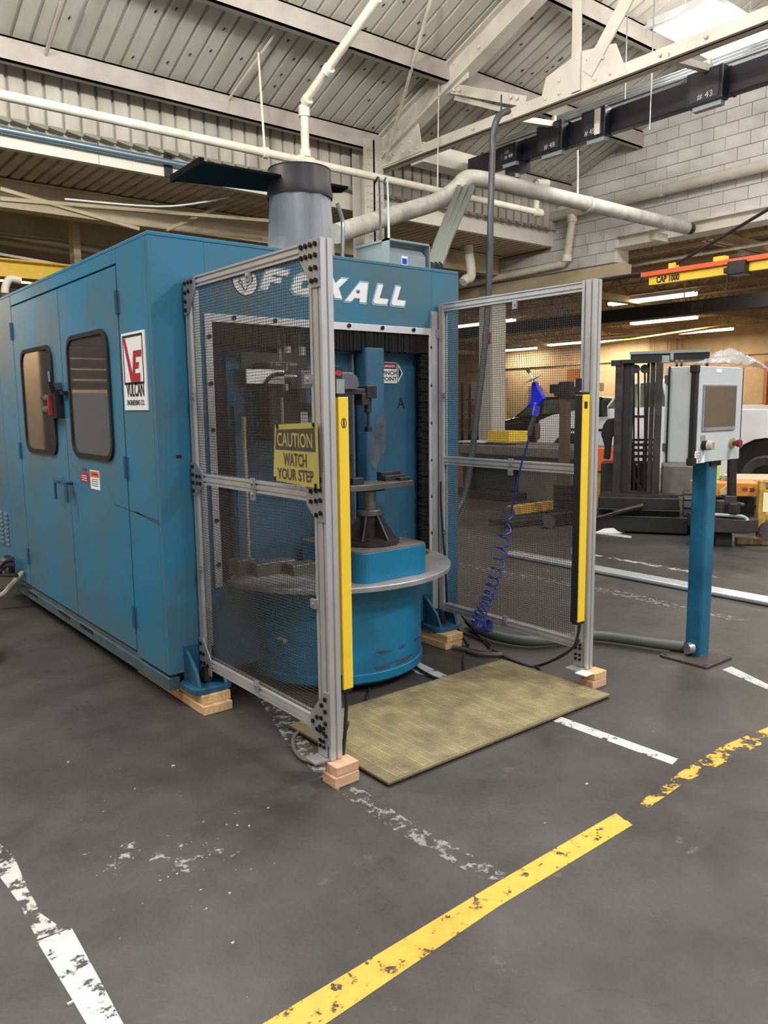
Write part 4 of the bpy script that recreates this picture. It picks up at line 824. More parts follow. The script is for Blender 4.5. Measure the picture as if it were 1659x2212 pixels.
def fence(x, yf, yr, zb, label, bulge, plates):
    w_ = .055; t = thing('mesh_fence', (x, (yf+yr)/2, 0), label, 'fence', 'wire mesh guard fences')
    def vpost(y, d_, z0, z1, name, n): MB().prism(slot_profile(w_ if n == 2 else .036, d_, 1 if n == 2 else 1, n), (x, y, z0), XA, YA, ZA*(z1-z0)).build(name, ALU, t)
    vpost(yf, .08, zb, 2.112, 'front_post', 2); vpost(yr-.045, .045, .19, 2.108, 'rear_post', 1)
    for z0, nm in ((2.058, 'top_rail'), (1.127, 'middle_rail'), (.19, 'bottom_rail')):
        MB().prism(slot_profile(.04, .05, 1, 2), (x, yf+.08, z0), XA, ZA, YA*(yr-yf-.125)).build(nm, ALU, t)
    ya, yb = yf+.075, yr-.04
    mesh_panel(x+.02, ya, yb, 1.172, 2.062, t, bulge[0], seed=2); mesh_panel(x+.02, ya, yb, .235, 1.131, t, bulge[1], seed=3)
    if plates:
        def plate(poly, bolts):
            o = MB().prism(poly, (x-.006, 0, 0), YA, ZA, XA*.006).build('corner_plate', ALUP, t)
            b = MB()
            for y, z in bolts: b.cyl((x-.012, y, z), (x-.004, y, z), .0095, 8)
            b.build('bolts', BOLT, o, kind='stuff')
        a = yf+.005
        plate([(a, 2.108), (a, 1.935), (a+.05, 1.935), (a+.13, 2.05), (a+.13, 2.108)], [(a+.018, 2.09), (a+.05, 2.09), (a+.082, 2.09), (a+.112, 2.09), (a+.018, 2.05), (a+.05, 2.05), (a+.082, 2.05), (a+.112, 2.05), (a+.018, 2.005), (a+.05, 2.005), (a+.018, 1.96), (a+.045, 1.96)])
        plate([(a, 1.09-.035), (a, 1.245), (a+.05, 1.245), (a+.12, 1.19), (a+.12, 1.115), (a+.05, 1.055)], [(a+.02, 1.22), (a+.05, 1.22), (a+.02, 1.18), (a+.05, 1.175), (a+.085, 1.17), (a+.02, 1.14), (a+.05, 1.135), (a+.085, 1.13), (a+.02, 1.09), (a+.05, 1.08)])
        plate([(a, .15), (a, .37), (a+.03, .37), (a+.13, .25), (a+.13, .18), (a+.04, .13)], [(a+.02, .34), (a+.045, .31), (a+.02, .29), (a+.02, .24), (a+.05, .255), (a+.08, .25), (a+.11, .225), (a+.02, .19), (a+.05, .205), (a+.08, .20), (a+.05, .16)])
        c = yr
        plate([(c, 2.108), (c, 1.94), (c-.045, 1.94), (c-.12, 2.04), (c-.12, 2.108)], [(c-.02, 2.085), (c-.055, 2.085), (c-.09, 2.085), (c-.02, 2.04), (c-.055, 2.045), (c-.02, 2.0), (c-.02, 1.96)])
        plate([(c, 1.07), (c, 1.23), (c-.05, 1.23), (c-.12, 1.18), (c-.12, 1.12), (c-.05, 1.07)], [(c-.02, 1.21), (c-.02, 1.17), (c-.06, 1.165), (c-.095, 1.165), (c-.02, 1.13), (c-.06, 1.13), (c-.095, 1.13), (c-.02, 1.09)])
        plate([(c, .16), (c, .34), (c-.04, .34), (c-.12, .245), (c-.12, .16)], [(c-.02, .31), (c-.02, .26), (c-.05, .26), (c-.02, .21), (c-.055, .215), (c-.09, .21), (c-.03, .18), (c-.07, .18)])
    # foot bracket on the front post
    b = MB(); b.box((x-.008, yf+.02, zb+.01), (x, yf+.08, zb+.15)); b.box((x-.07, yf+.01, zb), (x, yf+.085, zb+.008)); br = b.build('foot_bracket', ALUP, t)
    b = MB()
    for dy in (.035, .062):
        for dz in (.05, .075, .11, .13): b.cyl((x-.014, yf+dy, zb+dz), (x-.007, yf+dy, zb+dz), .008, 8)
    b.build('bolts', BOLT, br, kind='stuff')
    for y, z in (((yf+yr)/2-.05, 2.04), ((yf+yr)/2-.03, 1.17), ((yf+yr)/2-.03, 1.12), ((yf+yr)/2, .245)):
        b = MB(); b.box((x-.012, y-.015, z-.025), (x, y+.015, z+.02)); b.cyl((x-.018, y, z), (x-.01, y, z), .007, 8); b.build('mesh_clip', ALUP, t)
    for y, z in ((yf+.09, 1.6), (yf+.09, .72), (yr-.06, 1.55), (yr-.06, .7)):
        b = MB(); b.box((x-.012, y-.018, z-.018), (x, y+.018, z+.018)); b.cyl((x-.016, y, z), (x-.01, y, z), .007, 8); b.build('mesh_clip', ALUP, t)
    return t
fl_ = fence(1.68, 2.445, 3.6, .088, 'near wire mesh fence in an aluminium frame with bolted corner plates', (.012, .055), True)
fr2 = fence(3.34, 2.452, 3.6, .088, 'far wire mesh fence in an aluminium frame between turntable and console', (.004, .006), False)
MB().box((3.405-.12, Y0-.022, .2), (3.405-.075, Y0-.002, 2.06)).build('mounting_rail', ALU, fr2); MB().box((1.718, Y0-.022, .25), (1.75, Y0-.002, 2.06)).build('mounting_rail', TRIM, fl_)
b = MB(); b.box((3.315, Y0-.03, 1.90), (3.35, Y0-.005, 1.955)); b.build('hinge_bracket', ALUP, fr2)
def curtain(x0, x1, y0, z0, z1, label, lens_left):
    t = thing('light_curtain', ((x0+x1)/2, y0, z0), label, 'light curtain', 'yellow light curtain bars')
    MB().box((x0, y0, z0), (x1, y0+.045, z1)).build('housing', YEL, t, bevel=.003)
    if lens_left: MB().box((x0-.003, y0+.006, z0+.01), (x0, y0+.045, z1-.004)).build('lens', BLK, t); MB().box((x0+.012, y0-.001, z1-.07), (x1-.02, y0, z1-.035)).build('logo', INK, t)
    else: 
        b = MB(); cx, cz = (x0+x1)/2+.0, z1-.10; ring(b, [(cx+.013*math.cos(a*math.pi/8), cz+.02*math.sin(a*math.pi/8)) for a in range(16)], [(cx+.010*math.cos(a*math.pi/8), cz+.016*math.sin(a*math.pi/8)) for a in range(16)], (0, y0, 0), XA, ZA, -YA*.0008); b.box((cx-.004, y0-.0008, cz-.014), (cx+.004, y0, cz+.014)); b.build('logo', CAUTK, t)
    b = MB(); b.box((x0-.002, y0+.002, z0-.012), (x1-.006, y0+.04, z0)); b.box((x0-.002, y0+.002, z1), (x1-.006, y0+.04, z1+.012)); b.build('end_cap', BLK, t, kind='stuff')
    b = MB()
    for z in (z0+.03, z1+.05): b.box((x0-.012, y0+.01, z-.03), (x0, y0+.04, z+.03))
    b.build('mounting_bracket', BLK, t)
    b = MB(); xc = (x0+x1)/2
    b.tube(catmull([(xc, y0+.02, z0-.01), (xc, y0+.02, z0-.08), (xc-.01, y0+.02, z0-.2), (xc-.02, y0+.02, z0-.27), (xc-.01, y0+.05, .03)] if not lens_left else [(xc+.015, y0+.02, z0-.01), (xc+.01, y0+.02, z0-.05), (xc, y0+.03, z0-.12)], 5), .008, 7); b.build('cable', CABLE, t, smooth=True)
    return t
lc = curtain(1.752, 1.80, 2.45, .365, 1.532, 'yellow light curtain bar on the near fence post', False)
b = MB(); b.box((1.752, 2.46, 1.545), (1.79, 2.49, 1.60)); b.build('top_bracket', GREYE, lc); b = MB(); b.box((1.745, 2.466, 1.60), (1.785, 2.49, 1.645)); b.build('black_box', BLK, lc); b = MB(); b.v = []; b.lathe((0, 0, 0), [(.017, 0), (.017, .002), (.0001, .002)], 16); b.v = [(1.766+x, 2.466-z, 1.622+y*.6) for x, y, z in b.v]; b.build('red_emblem', RED, lc)
curtain(3.262, 3.318, 2.452, .36, 1.54, 'yellow light curtain bar with black lens on the far fence post', True)
MB().box((3.255, 2.39, .0855), (3.325, 2.46, .09)).build('paper_label', WHITE, label='small white printed label lying on the block at the far fence post', cat='label')
# caution sign tied to the near fence
cs = thing('caution_sign', (1.66, 2.62, 1.19), 'faded yellow caution sign tied to the near mesh fence', 'sign')
tl, tr_, br_, bl = (2.775, 1.425), (2.47, 1.437), (2.465, 1.185), (2.80, 1.197)
MB().prism([tl, tr_, br_, bl], (1.664, 0, 0), YA, ZA, XA*.003).build('board', CAUT, cs)
MB().prism([(2.765, 1.405), (2.485, 1.415), (2.482, 1.325), (2.775, 1.325)], (1.6635, 0, 0), YA, ZA, -XA*.0005).build('black_band', CAUTK, cs)
text('CAUTION', .255, .056, (1.6628, 2.757, 1.338), -YA, ZA+YA*.02, CAUT, cs, .0006, bold=.01)
text('WATCH', .17, .052, (1.6635, 2.715, 1.262), -YA, ZA, CAUTK, cs, .0006, bold=.02); text('YOUR STEP', .265, .046, (1.6635, 2.765, 1.205), -YA, ZA, CAUTK, cs, .0006, bold=.02)
b = MB()
for y, z in ((2.755, 1.418), (2.49, 1.428), (2.485, 1.195), (2.785, 1.205)): b.box((1.6595, y-.006, z-.008), (1.664, y+.006, z+.008))
b.build('cable_ties', BLK, cs, kind='stuff')
# ================================================================== MAT, CABLES, AIR GUN
mt = thing('floor_mat', (2.565, 2.64, 0), 'dirty yellow ribbed rubber mat between the two fences', 'mat')
MX0, MX1, MY0, MY1, MZ = 1.825, 3.29, 2.262, 3.005, .022
b = MB(); b.box((MX0, MY0, .008), (MX1, MY1, MZ)); b.build('mat_body', MATT, mt, bevel=.004)
MB().box((MX0+.01, MY0+.006, .0), (MX1-.01, MY1-.006, .0085)).build('underside', BLK, mt)
b = MB()
k = 0; x = MX0+.055
while x < MX1-.02: b.box((x, MY0+.012, MZ), (x+.0035, MY1-.012, MZ+.002)); x += .0485
y = MY0+.02
while y < MY1-.01: b.box((MX0+.05, y, MZ), (MX1-.015, y+.0018, MZ+(.0022 if k % 8 == 0 else .001))); y += .0105; k += 1
b.build('ribs', MATL, mt, kind='stuff')
def cable(pts, r, m_, label, n=7, name='floor_cable', cat='cable', group=None, it=6):
    return MB().tube(catmull(pts, it), r, n).build(name, m_, smooth=True, label=label, cat=cat, group=group)
def FP(*uv, z=.012): return [P(u, v, Z=z) for u, v in uv]
cable(FP((1012, 1340), (1040, 1362), (1090, 1378), (1160, 1385), (1240, 1375), (1290, 1373), (1350, 1380), (1410, 1389), (1478, 1397), z=.045), .032, GREENG, 'thick grey green conduit hose running across the floor to the console', 10, 'conduit_hose', 'hose')
cable([P(982, 1330, Y=3.5), P(986, 1352, Y=3.45)]+FP((1000, 1375), (1012, 1394)), .007, CABLE, 'thin black cable dropping beside the right machine foot')
cable([P(996, 1328, Y=3.5)]+FP((1020, 1360), (1060, 1400), (1085, 1412)), .006, CABLE, 'thin black cable slanting down behind the mat corner')
cable(FP((1002, 1368), (1030, 1378), (1060, 1392), (1055, 1408), (1020, 1404), (1000, 1396)), .007, CABLE, 'loop of thin black cable on the floor by the right wood packing')
cable(FP((978, 1398), (1000, 1402), (1035, 1412), (1085, 1414), z=.016), .014, CABLEG, 'grey sleeved cable bundle on the floor behind the mat', 8)
cable(FP((1082, 1414), (1100, 1424), (1135, 1436), (1163, 1438))+[P(1200, 1424, X=3.33), P(1235, 1402, X=3.33), P(1250, 1382, X=3.33)], .008, CABLE, 'black cable running from the bundle up to the far fence rail')
cable(FP((1158, 1438), (1166, 1446), (1168, 1454)), .006, CABLE, 'short loose black cable tail beside the mat edge')
cable(FP((1003, 1410), (1001, 1432), (1004, 1452)), .006, CABLE, 'short black cable hanging over the back edge of the mat')
cable(FP((868, 1432), (890, 1436), (915, 1452), (945, 1466), (968, 1467)), .008, CABLE, 'black cable curving from the pedestal towards the mat')
cable(FP((785, 1455), (795, 1475), (797, 1495), (790, 1512)), .007, CABLE, 'black cable under the pedestal beside the yellow bar')
cable(FP((650, 1578), (635, 1590), (634, 1615), (655, 1640), (690, 1648)), .009, CABLEG, 'grey cable looping on the floor beside the near fence post')
cable(FP((736, 1640), (742, 1600))+[P(752, 1560, Y=2.5)], .006, CABLE, 'short black cable at the foot of the near light curtain')
cable([P(1290-1290+952, 1040, Y=3.55), P(953, 1100, Y=3.55), P(962, 1220, Y=3.55), P(966, 1300, Y=3.55)], .007, CABLE, 'thin black cable down the rear post of the far fence')
# cables at the rear of the machine
for k, pts in enumerate([[(28, 1208), (12, 1214), (0, 1228), (-12, 1240)], [(30, 1220), (14, 1222), (2, 1236), (-12, 1250)], [(36, 1243), (18, 1243), (0, 1243), (-15, 1243)]]):
    cable([P(u, v, X=1.44) for u, v in pts], .014, CABLE, ['black cable leaving the upper rear connector', 'black cable leaving the lower rear connector', 'black cable lying level below the rear connectors'][k])
cable([P(48, 1238, X=1.50), P(38, 1250, X=1.45), P(20, 1270, X=1.4), P(8, 1283, X=1.36), P(-12, 1290, X=1.3)], .022, GREYC, 'thick grey sheathed cable at the left edge of the picture', 8)
coil = MB()
for k in range(6):
    coil.tube([Vector((.62+.34*math.cos(a*math.pi/14)+.01*k, 5.15+.34*math.sin(a*math.pi/14), .03+.03*k)) for a in range(29)], .02, 7, cap=False)
coil.build('cable_coil', RUB, smooth=True, label='dark coil of cable on the floor at the left edge', cat='cable coil')
# air blow gun hanging on the far fence with its coiled tube
XG = 3.285
ag = thing('air_gun', P(1150, 890, X=XG), 'bright blue air blow gun hanging on the far mesh fence', 'air gun')
def G(u, v, dx=0.): return P(u, v, X=XG+dx)
b = MB(); b.prism([(p.y, p.z) for p in (G(1152, 826), G(1159, 824), G(1164, 838), G(1174, 855), G(1176, 862), G(1168, 872), G(1163, 880), G(1148, 876), G(1150, 852))], (XG-.012, 0, 0), YA, ZA, XA*.026); b.build('gun_body', BLUEP, ag, bevel=.004)
b = MB(); pts = [G(1161, 870), G(1155, 898)]; N = 18
b.tube([pts[0].lerp(pts[1], i/N) for i in range(N+1)], .018, 12, rs=[.0185 if i % 2 else .0155 for i in range(N+1)]); b.build('ribbed_grip', BLUEP, ag, smooth=True)
b = MB(); b.tube(catmull([G(1150, 858), G(1148, 868), G(1142, 876), G(1137, 882)], 4), .006, 6); b.build('trigger', BLUEP, ag)
b = MB(); b.lathe((0, 0, 0), [(.0001, 0), (.046, .003), (.048, .006), (.0001, .009)], 20); c = G(1154, 820); ax = (G(1148, 800)-G(1158, 835)).normalized(); q_ = Vector((0, 0, 1)).rotation_difference((ax+Vector((-.25, 0, 0))).normalized()); b.v = [tuple(c+q_ @ Vector(v)) for v in b.v]; b.build('splash_shield', WHITE, ag, smooth=True)
b = MB(); b.tube([G(1154, 822), G(1143, 803)], .004, 8); b.build('nozzle_tube', GALV, ag); b = MB(); b.tube([G(1144, 805), G(1138, 797)], .009, 8); b.build('nozzle_tip', BLK, ag)
b = MB(); b.tube([G(1154, 900), G(1151, 912)], .012, 10); b.tube([G(1151, 912), G(1147, 922), G(1143, 940)], .013, 10); b.build('swivel_fitting', mat('fitting_grey', (84, 92, 96), .4, .4), ag, smooth=True)
main = catmull([G(1143, 938), G(1138, 965), G(1127, 1000), G(1116, 1050), G(1106, 1098)], 5)
axis = catmull([G(1102, 1110, -.01), G(1092, 1150, -.01), G(1083, 1195, -.01), G(1068, 1245, -.01), G(1052, 1295, -.01), G(1036, 1328, -.015), G(1030, 1345, -.02), G(1040, 1353, -.03), G(1058, 1350, -.03)], 16)
hel = []; ph = 0
L = [0]
for i in range(1, len(axis)): L.append(L[-1]+(axis[i]-axis[i-1]).length)
tot = L[-1]; nst = 640; turns_tot = 0
for i in range(nst+1):
    s_ = i/nst; d = s_*tot; k = max(j for j in range(len(L)) if L[j] <= d+1e-9); k = min(k, len(axis)-2); f_ = (d-L[k])/max(1e-9, L[k+1]-L[k]); p = axis[k].lerp(axis[k+1], min(1, f_))
    tdir = (axis[k+1]-axis[k]).normalized(); e1 = XA-tdir*XA.dot(tdir); e1.normalize(); e2 = tdir.cross(e1)
    pit = .075*(1-s_)**1.0+.016; turns_tot += tot/nst/pit; R_ = .034*min(1, .3+s_*4)
    a = 2*math.pi*turns_tot; hel.append(p+e1*(R_*math.cos(a))+e2*(R_*math.sin(a)))
b = MB(); b.tube(main+hel, .0055, 7); b.build('coiled_air_tube', BLUEH, ag, smooth=True)
# ================================================================== CONTROL CONSOLE
cn = thing('control_console', (4.205, 2.31, 0), 'grey operator console box on a teal post with bolted base plate', 'console')
b = MB(); b.prism(rrect(4.06, 2.165, 4.355, 2.465, .015), (0, 0, 0), XA, YA, ZA*.014); bp_ = b.build('base_plate', PLATE, cn, bevel=.002)
b = MB()
for x in (4.085, 4.33):
    for y in (2.19, 2.44): b.cyl((x, y, .014), (x, y, .0155), .009, 10)
for x, y in ((4.32, 2.25), (4.325, 2.36)): b.cyl((x, y, .014), (x, y, .0155), .007, 8)
b.build('bolt_holes', BOLT, bp_, kind='stuff')
b = MB(); b.prism(rrect(4.19, 2.28, 4.30, 2.38, .016, 4), (0, 0, .014), XA, YA, ZA*1.146); b.build('post', POSTM, cn)
b = MB(); b.cyl((4.19, 2.33, .06), (4.155, 2.345, .06), .034, 14); b.build('hose_gland', GALV, cn, smooth=True)
b = MB(); b.box((4.2, 2.27, 1.135), (4.31, 2.39, 1.165)); b.build('swivel_neck', BLK, cn)
CF = 2.245; K = lambda u, v: P(u, v, Y=CF)
a, c = K(1503, 1003), K(1606, 794); cx0, cx1, cz0, cz1 = a.x, c.x, a.z+.005, c.z
cb2 = MB().box((cx0-.02, CF+.012, cz0), (cx1, CF+.19, cz1)).build('box_body', GREYB, cn, bevel=.004)
MB().box((cx0, CF, cz0+.002), (cx1, CF+.012, cz1-.002)).build('front_panel', GREYB, cn, bevel=.003)
b = MB(); b.box((cx0-.035, CF+.002, cz0+.03), (cx0, CF+.03, cz1-.03)); b.build('corner_profile', BLK, cn, bevel=.004)
b = MB(); 
for z0, z1 in ((cz0-.012, cz0+.03), (cz1-.035, cz1+.004)): MB().box((cx0-.042, CF-.004, z0), (cx0+.0, CF+.034, z1)).build('corner_cap', RUB, cn, bevel=.003)
MB().box((cx1, CF, cz0), (cx1+.008, CF+.19, cz1)).build('edge_seal', RUB, cn)
XCAP = 0
MB().box((cx0-.03, CF+.16, cz0-.002), (cx0-.018, CF+.167, cz1+.002)).build('rear_seam', BLK, cn)
b = MB()
for z in (cz0+.06, cz1-.09): b.box((cx0-.035, CF+.165, z), (cx0-.018, CF+.185, z+.045))
b.build('rear_hinge', STEEL, cn)
s0, s1, s2, s3 = K(1520, 832), K(1590, 833), K(1515, 932), K(1586, 926)
b = MB(); b.box((s2.x, CF-.008, s2.z), (s1.x, CF, s0.z+.004)); hm = b.build('screen_bezel', ALUP, cn, bevel=.002)
MB().box((s2.x+.012, CF-.0095, s2.z+.022), (s1.x-.008, CF-.008, s0.z-.004)).build('screen', SCREEN, hm)
MB().box((s2.x+.012, CF-.0085, s2.z+.008), (s2.x+.04, CF-.008, s2.z+.012)).build('maker_mark', RED, hm)
p = K(1553, 800); MB().box((p.x-.028, CF-.002, p.z-.012), (p.x+.028, CF, p.z+.008)).build('name_tag', WHITE, cn)
p = K(1519, 945); MB().box((p.x-.03, CF-.002, p.z-.018), (p.x+.02, CF, p.z+.012)).build('name_tag', ALUP, cn)
p = K(1519, 962); b = MB(); b.cyl((p.x, CF, p.z), (p.x, CF-.03, p.z), .027, 20); kb = b.build('selector_base', BLK, cn, smooth=True)
b = MB(); b.cyl((p.x, CF-.03, p.z), (p.x, CF-.055, p.z), .028, 20, r2=.022); b.box((p.x-.005, CF-.07, p.z-.02), (p.x+.005, CF-.05, p.z+.02)); b.build('selector_knob', IVORY, kb, smooth=True)
p = K(1580, 957); b = MB(); b.cyl((p.x, CF, p.z), (p.x, CF-.012, p.z), .03, 20); es = b.build('stop_ring', mat('dull_brass', (180, 172, 120), .4, .4), cn, smooth=True)
b = MB(); b.cyl((p.x, CF-.012, p.z), (p.x, CF-.04, p.z), .014, 14); b.cyl((p.x, CF-.035, p.z), (p.x, CF-.055, p.z), .021, 18); b.build('stop_button', REDP, es, smooth=True)
st2 = MB().box((K(1500, 990).x, CF-.0012, cz0), (K(1522, 990).x, CF, cz0+.066)).build('printed_sticker', WHITE, cn)
rnd = random.Random(4); b = MB(); xs0 = K(1500, 990).x
for i in range(3):
    for j in range(4):
        for k in range(3): x = xs0+.007+.02*i+rnd.random()*.01; z = cz0+.006+.015*j+rnd.random()*.006; b.box((x, CF-.0016, z), (x+.005+.006*rnd.random(), CF-.0012, z+.003))
b.build('small_print', CAUTK, st2, kind='stuff')
# crumpled polythene sheet on the console
rnd = random.Random(11); N1, N2 = 26, 14; b = MB(); vs = []
o0, o1 = P(1524, 785, Y=CF+.1), P(1668, 792, Y=CF+.06)
for i in range(N1+1):
    for j in range(N2+1):
        u, v = i/N1, j/N2; base = o0.lerp(o1, u)
        hgt = .02+.085*math.exp(-((u-.42)/.2)**2)*(math.sin(math.pi*v)**.6 if 0 < v < 1 else 0)+.045*math.exp(-((u-.72)/.14)**2)*math.sin(math.pi*v)
        x, y, z = base.x, base.y-.05+.19*v+rnd.uniform(-.007, .007), cz1+.006+hgt+rnd.uniform(-.008, .010)*(.4+math.sin(math.pi*u))
        if u > .58: z -= (u-.58)*.13*(1-v); x += .015*rnd.random()
        if z < cz1+.006 and x < cx1+.01: z = cz1+.006
        vs.append((x, y, z))
b.add(vs, [(i*(N2+1)+j, (i+1)*(N2+1)+j, (i+1)*(N2+1)+j+1, i*(N2+1)+j+1) for i in range(N1) for j in range(N2)])
b.build('plastic_sheet', PLASTIC, smooth=True, label='crumpled clear plastic sheet lying on top of the console', cat='plastic sheet')
# silver rails lying on the floor
pa, pb = P(1090, 1196, Z=.03), P(1662, 1296, Z=.03)
xr = 5.80
for k in range(3):
    x = xr-.054*k; b = MB(); b.tube([(x, 2.0, .024), (x, pa.y, .024)], .024, 12); b.build('conduit_length', mat('bright_zinc', (222, 229, 234), .25, .75, var=.06), smooth=True, label='silver conduit length lying on the floor behind the console, %s of three' % ['farthest', 'middle', 'nearest'][k], cat='conduit', group='conduit lengths on the floor')
# ================================================================== FAR SIDE OF THE SHOP
class Frame:
    """upright local frame: origin on the floor, ex across, ey away from the viewer"""
    def __init__(s, o, ex): s.o = Vector((o[0], o[1], 0)); s.ex = Vector((*ex, 0)).normalized(); s.ey = Vector((-s.ex.y, s.ex.x, 0))
    def at(s, u, v, d=0.):
        r = _r*((u-W/2)/FPX)-_u*((v-H/2)/FPX)+_f; t = ((s.o-CAM).dot(s.ey)+d)/r.dot(s.ey); return CAM+r*t
    def box(s, mb, u0, u1, v0, v1, d=0., th=.1):
        a, c = s.at((u0+u1)/2, v1, d), s.at((u0+u1)/2, v0, d); vm = (v0+v1)/2; la, lc = (s.at(u0, vm, d)-s.o).dot(s.ex), (s.at(u1, vm, d)-s.o).dot(s.ex)
        z0, z1 = max(0, a.z), c.z; m = s.o+s.ex*(la+lc)/2+s.ey*(d+th/2)+ZA*(z0+z1)/2
        mb.obox(m, s.ex*(lc-la), s.ey*th, ZA*(z1-z0)); return mb
    def lbox(s, mb, x0, x1, d0, d1, z0, z1):
        mb.obox(s.o+s.ex*(x0+x1)/2+s.ey*(d0+d1)/2+ZA*(z0+z1)/2, s.ex*(x1-x0), s.ey*(d1-d0), ZA*(z1-z0)); return mb
    def poly(s, mb, pts, d, th):
        q = [s.at(u, v, d) for u, v in pts]; mb.prism([((p-s.o).dot(s.ex), p.z) for p in q], s.o+s.ey*d, s.ex, ZA, s.ey*th); return mb
# --- black reach truck
fk = Frame((7.55, 5.43), (.525, -.851))
t = thing('reach_truck', (7.9, 5.2, 0), 'black reach truck with tall open mast behind the console', 'forklift')
b = MB(); fk.box(b, 1288, 1486, 1115, 1150, 0, .6); fk.box(b, 1292, 1466, 1075, 1100, .03, .5); fk.box(b, 1292, 1468, 1092, 1120, .1, .5); fk.box(b, 1290, 1470, 1100, 1104, .0, .06); b.build('chassis', BLK, t, bevel=.012)
b = MB(); fk.box(b, 1298, 1462, 1068, 1076, .08, .4); b.build('deck_plate', STEELD, t)
wc = fk.at(1480, 1118, .25); wr = .24
b = MB(); b.cyl(fk.o+fk.ex*.93+fk.ey*.3+ZA*.245, fk.o+fk.ex*1.17+fk.ey*.3+ZA*.245, .225, 24); wh = b.build('wheel', TYRE, t, smooth=True)
b = MB()
for k in range(16):
    a = 2*math.pi*k/16; r_ = fk.ey*math.cos(a)+ZA*math.sin(a); tt_ = fk.ex.cross(r_); b.obox(fk.o+fk.ex*1.05+fk.ey*.3+ZA*.245+r_*.228, fk.ex*.24, tt_*.05, r_*.03)
b.build('tread', TYRE, wh); b = MB(); b.cyl(fk.o+fk.ex*1.165+fk.ey*.3+ZA*.245, fk.o+fk.ex*1.175+fk.ey*.3+ZA*.245, .13, 20); b.build('rim', YELD, wh)
for u0, u1, nm, mm in ((1326, 1343, 'mast_channel', STEELD), (1343, 1358, 'mast_web', BLK), (1358, 1366, 'mast_rail', STEELD), (1401, 1411, 'mast_rail', STEELD), (1412, 1428, 'mast_channel', STEELD)):
    b = MB(); fk.box(b, u0, u1, 784, 1076, .12 if nm == 'mast_channel' else .16, .09); b.build(nm, mm, t, bevel=.004)
b = MB(); fk.box(b, 1340, 1426, 776, 784, .1, .1); fk.box(b, 1320, 1342, 778, 790, .1, .1); fk.box(b, 1358, 1412, 1062, 1076, .14, .1); fk.box(b, 1358, 1412, 948, 953, .3, .03); b.build('mast_crossbar', BLK, t)
for u in (1369, 1379, 1393): 
    b = MB(); b.tube([fk.at(u, 796, .2), fk.at(u, 1065, .2)], .011, 6); b.build('lift_chain', BLK, t)
for u in (1373, 1393): 
    b = MB(); c = fk.at(u, 797, .2); b.cyl(c-fk.ey*.02, c+fk.ey*.02, .05, 14); b.build('pulley', STEELD, t, smooth=True)
b = MB()
for v in (958, 970, 983, 996): fk.box(b, 1362, 1416, v, v+6, .5, .03)
for u in (1364, 1388, 1410): fk.box(b, u, u+4, 955, 1010, .52, .03)
b.build('load_backrest', BLK, t)
b = MB(); fk.box(b, 1380, 1408, 1000, 1072, .42, .15); b.tube(catmull([fk.at(1372, 1000, .3), fk.at(1370, 1030, .3), fk.at(1382, 1052, .3), fk.at(1392, 1068, .3)], 5), .018, 7); b.build('hydraulic_unit', RUB, t)
b = MB(); fk.box(b, 1428, 1500, 1005, 1072, .3, .5); b.build('side_cover', mat('dusty_grey_cover', (108, 104, 102), .5, scale=5, rgb2=(80, 76, 75)), t, bevel=.02)
b = MB(); fk.box(b, 1362, 1533, 763, 778, .7, .6); b.build('overhead_guard', BLK, t); b = MB(); fk.box(b, 1360, 1533, 757, 763, .68, .1); b.build('guard_edge', GREYE, t)
b = MB(); fk.box(b, 1395, 1401, 778, 1000, .9, .05); fk.box(b, 1520, 1526, 778, 1000, .9, .05); b.build('guard_leg', BLK, t)
b = MB(); fk.box(b, 1430, 1446, 768, 784, .25, .1); fk.box(b, 1448, 1455, 763, 778, .27, .1); b.build('lamp_box', GREYE, t, bevel=.005)
b = MB()
for u in (1462, 1472): 
    c = fk.at(u, 787, .4); b.cyl(c-fk.ex*.012, c+fk.ex*.012, .05, 16)
b.build('hose_reel', STEELD, t, smooth=True)
b = MB(); b.tube([fk.at(1286, 1119, -.05), fk.at(1326, 1108, -.05)], .014, 8); b.tube([fk.at(1326, 1108, -.05), fk.at(1390, 1092, -.05)], .03, 10); b.build('tilt_cylinder', STEELD, t, smooth=True)
b = MB(); fk.poly(b, [(1312, 905), (1332, 903), (1333, 935), (1322, 945), (1318, 985), (1316, 993), (1303, 990), (1306, 965), (1298, 938), (1303, 918)], .3, .12); b.build('tiller_arm', RUB, t, bevel=.01)
b = MB(); fk.box(b, 1297, 1330, 1000, 1078, .5, .4); b.build('battery_cover', STEELD, t, bevel=.01)
# --- pallet forks seen through the fence
t = thing('pallet_stacker', (7.7, 6.1, 0), 'low black pallet stacker with forks pointing left, seen through the far mesh fence', 'pallet truck')
ck = Frame((P(1225, 1118, Z=0).x, P(1225, 1118, Z=0).y), (.6, -.8))
b = MB(); ck.box(b, 1195, 1262, 1048, 1108, 0, .06)
b.build('carriage', STEELD, t); b = MB()
for u in range(1197, 1262, 9): ck.box(b, u, u+3, 1048, 1108, -.02, .02)
for v in (1050, 1064, 1078, 1092): ck.box(b, 1195, 1262, v, v+3, -.03, .02)
b.build('grille', BLK, t)
def arm(a, c, z, w_, h_, nm, m_, par, name='fork'):
    p, q = P(*a, Z=z), P(*c, Z=z); o = MB().beam(p, q, w_, h_).build(name, m_, par, bevel=.006); return p, q
arm((1060, 1125), (1265, 1108), .06, .12, .05, '', STEELD, t); arm((1085, 1131), (1265, 1113), .06, .12, .05, '', STEELD, t)
p, q = arm((1100, 1103), (1215, 1088), .1, .1, .12, '', YELD, t, 'straddle_leg'); b = MB(); b.cyl(p-Vector((.06, .06, .02)), p+Vector((.06, .06, -.02)), .075, 14); b.build('roller', TYRE, t)
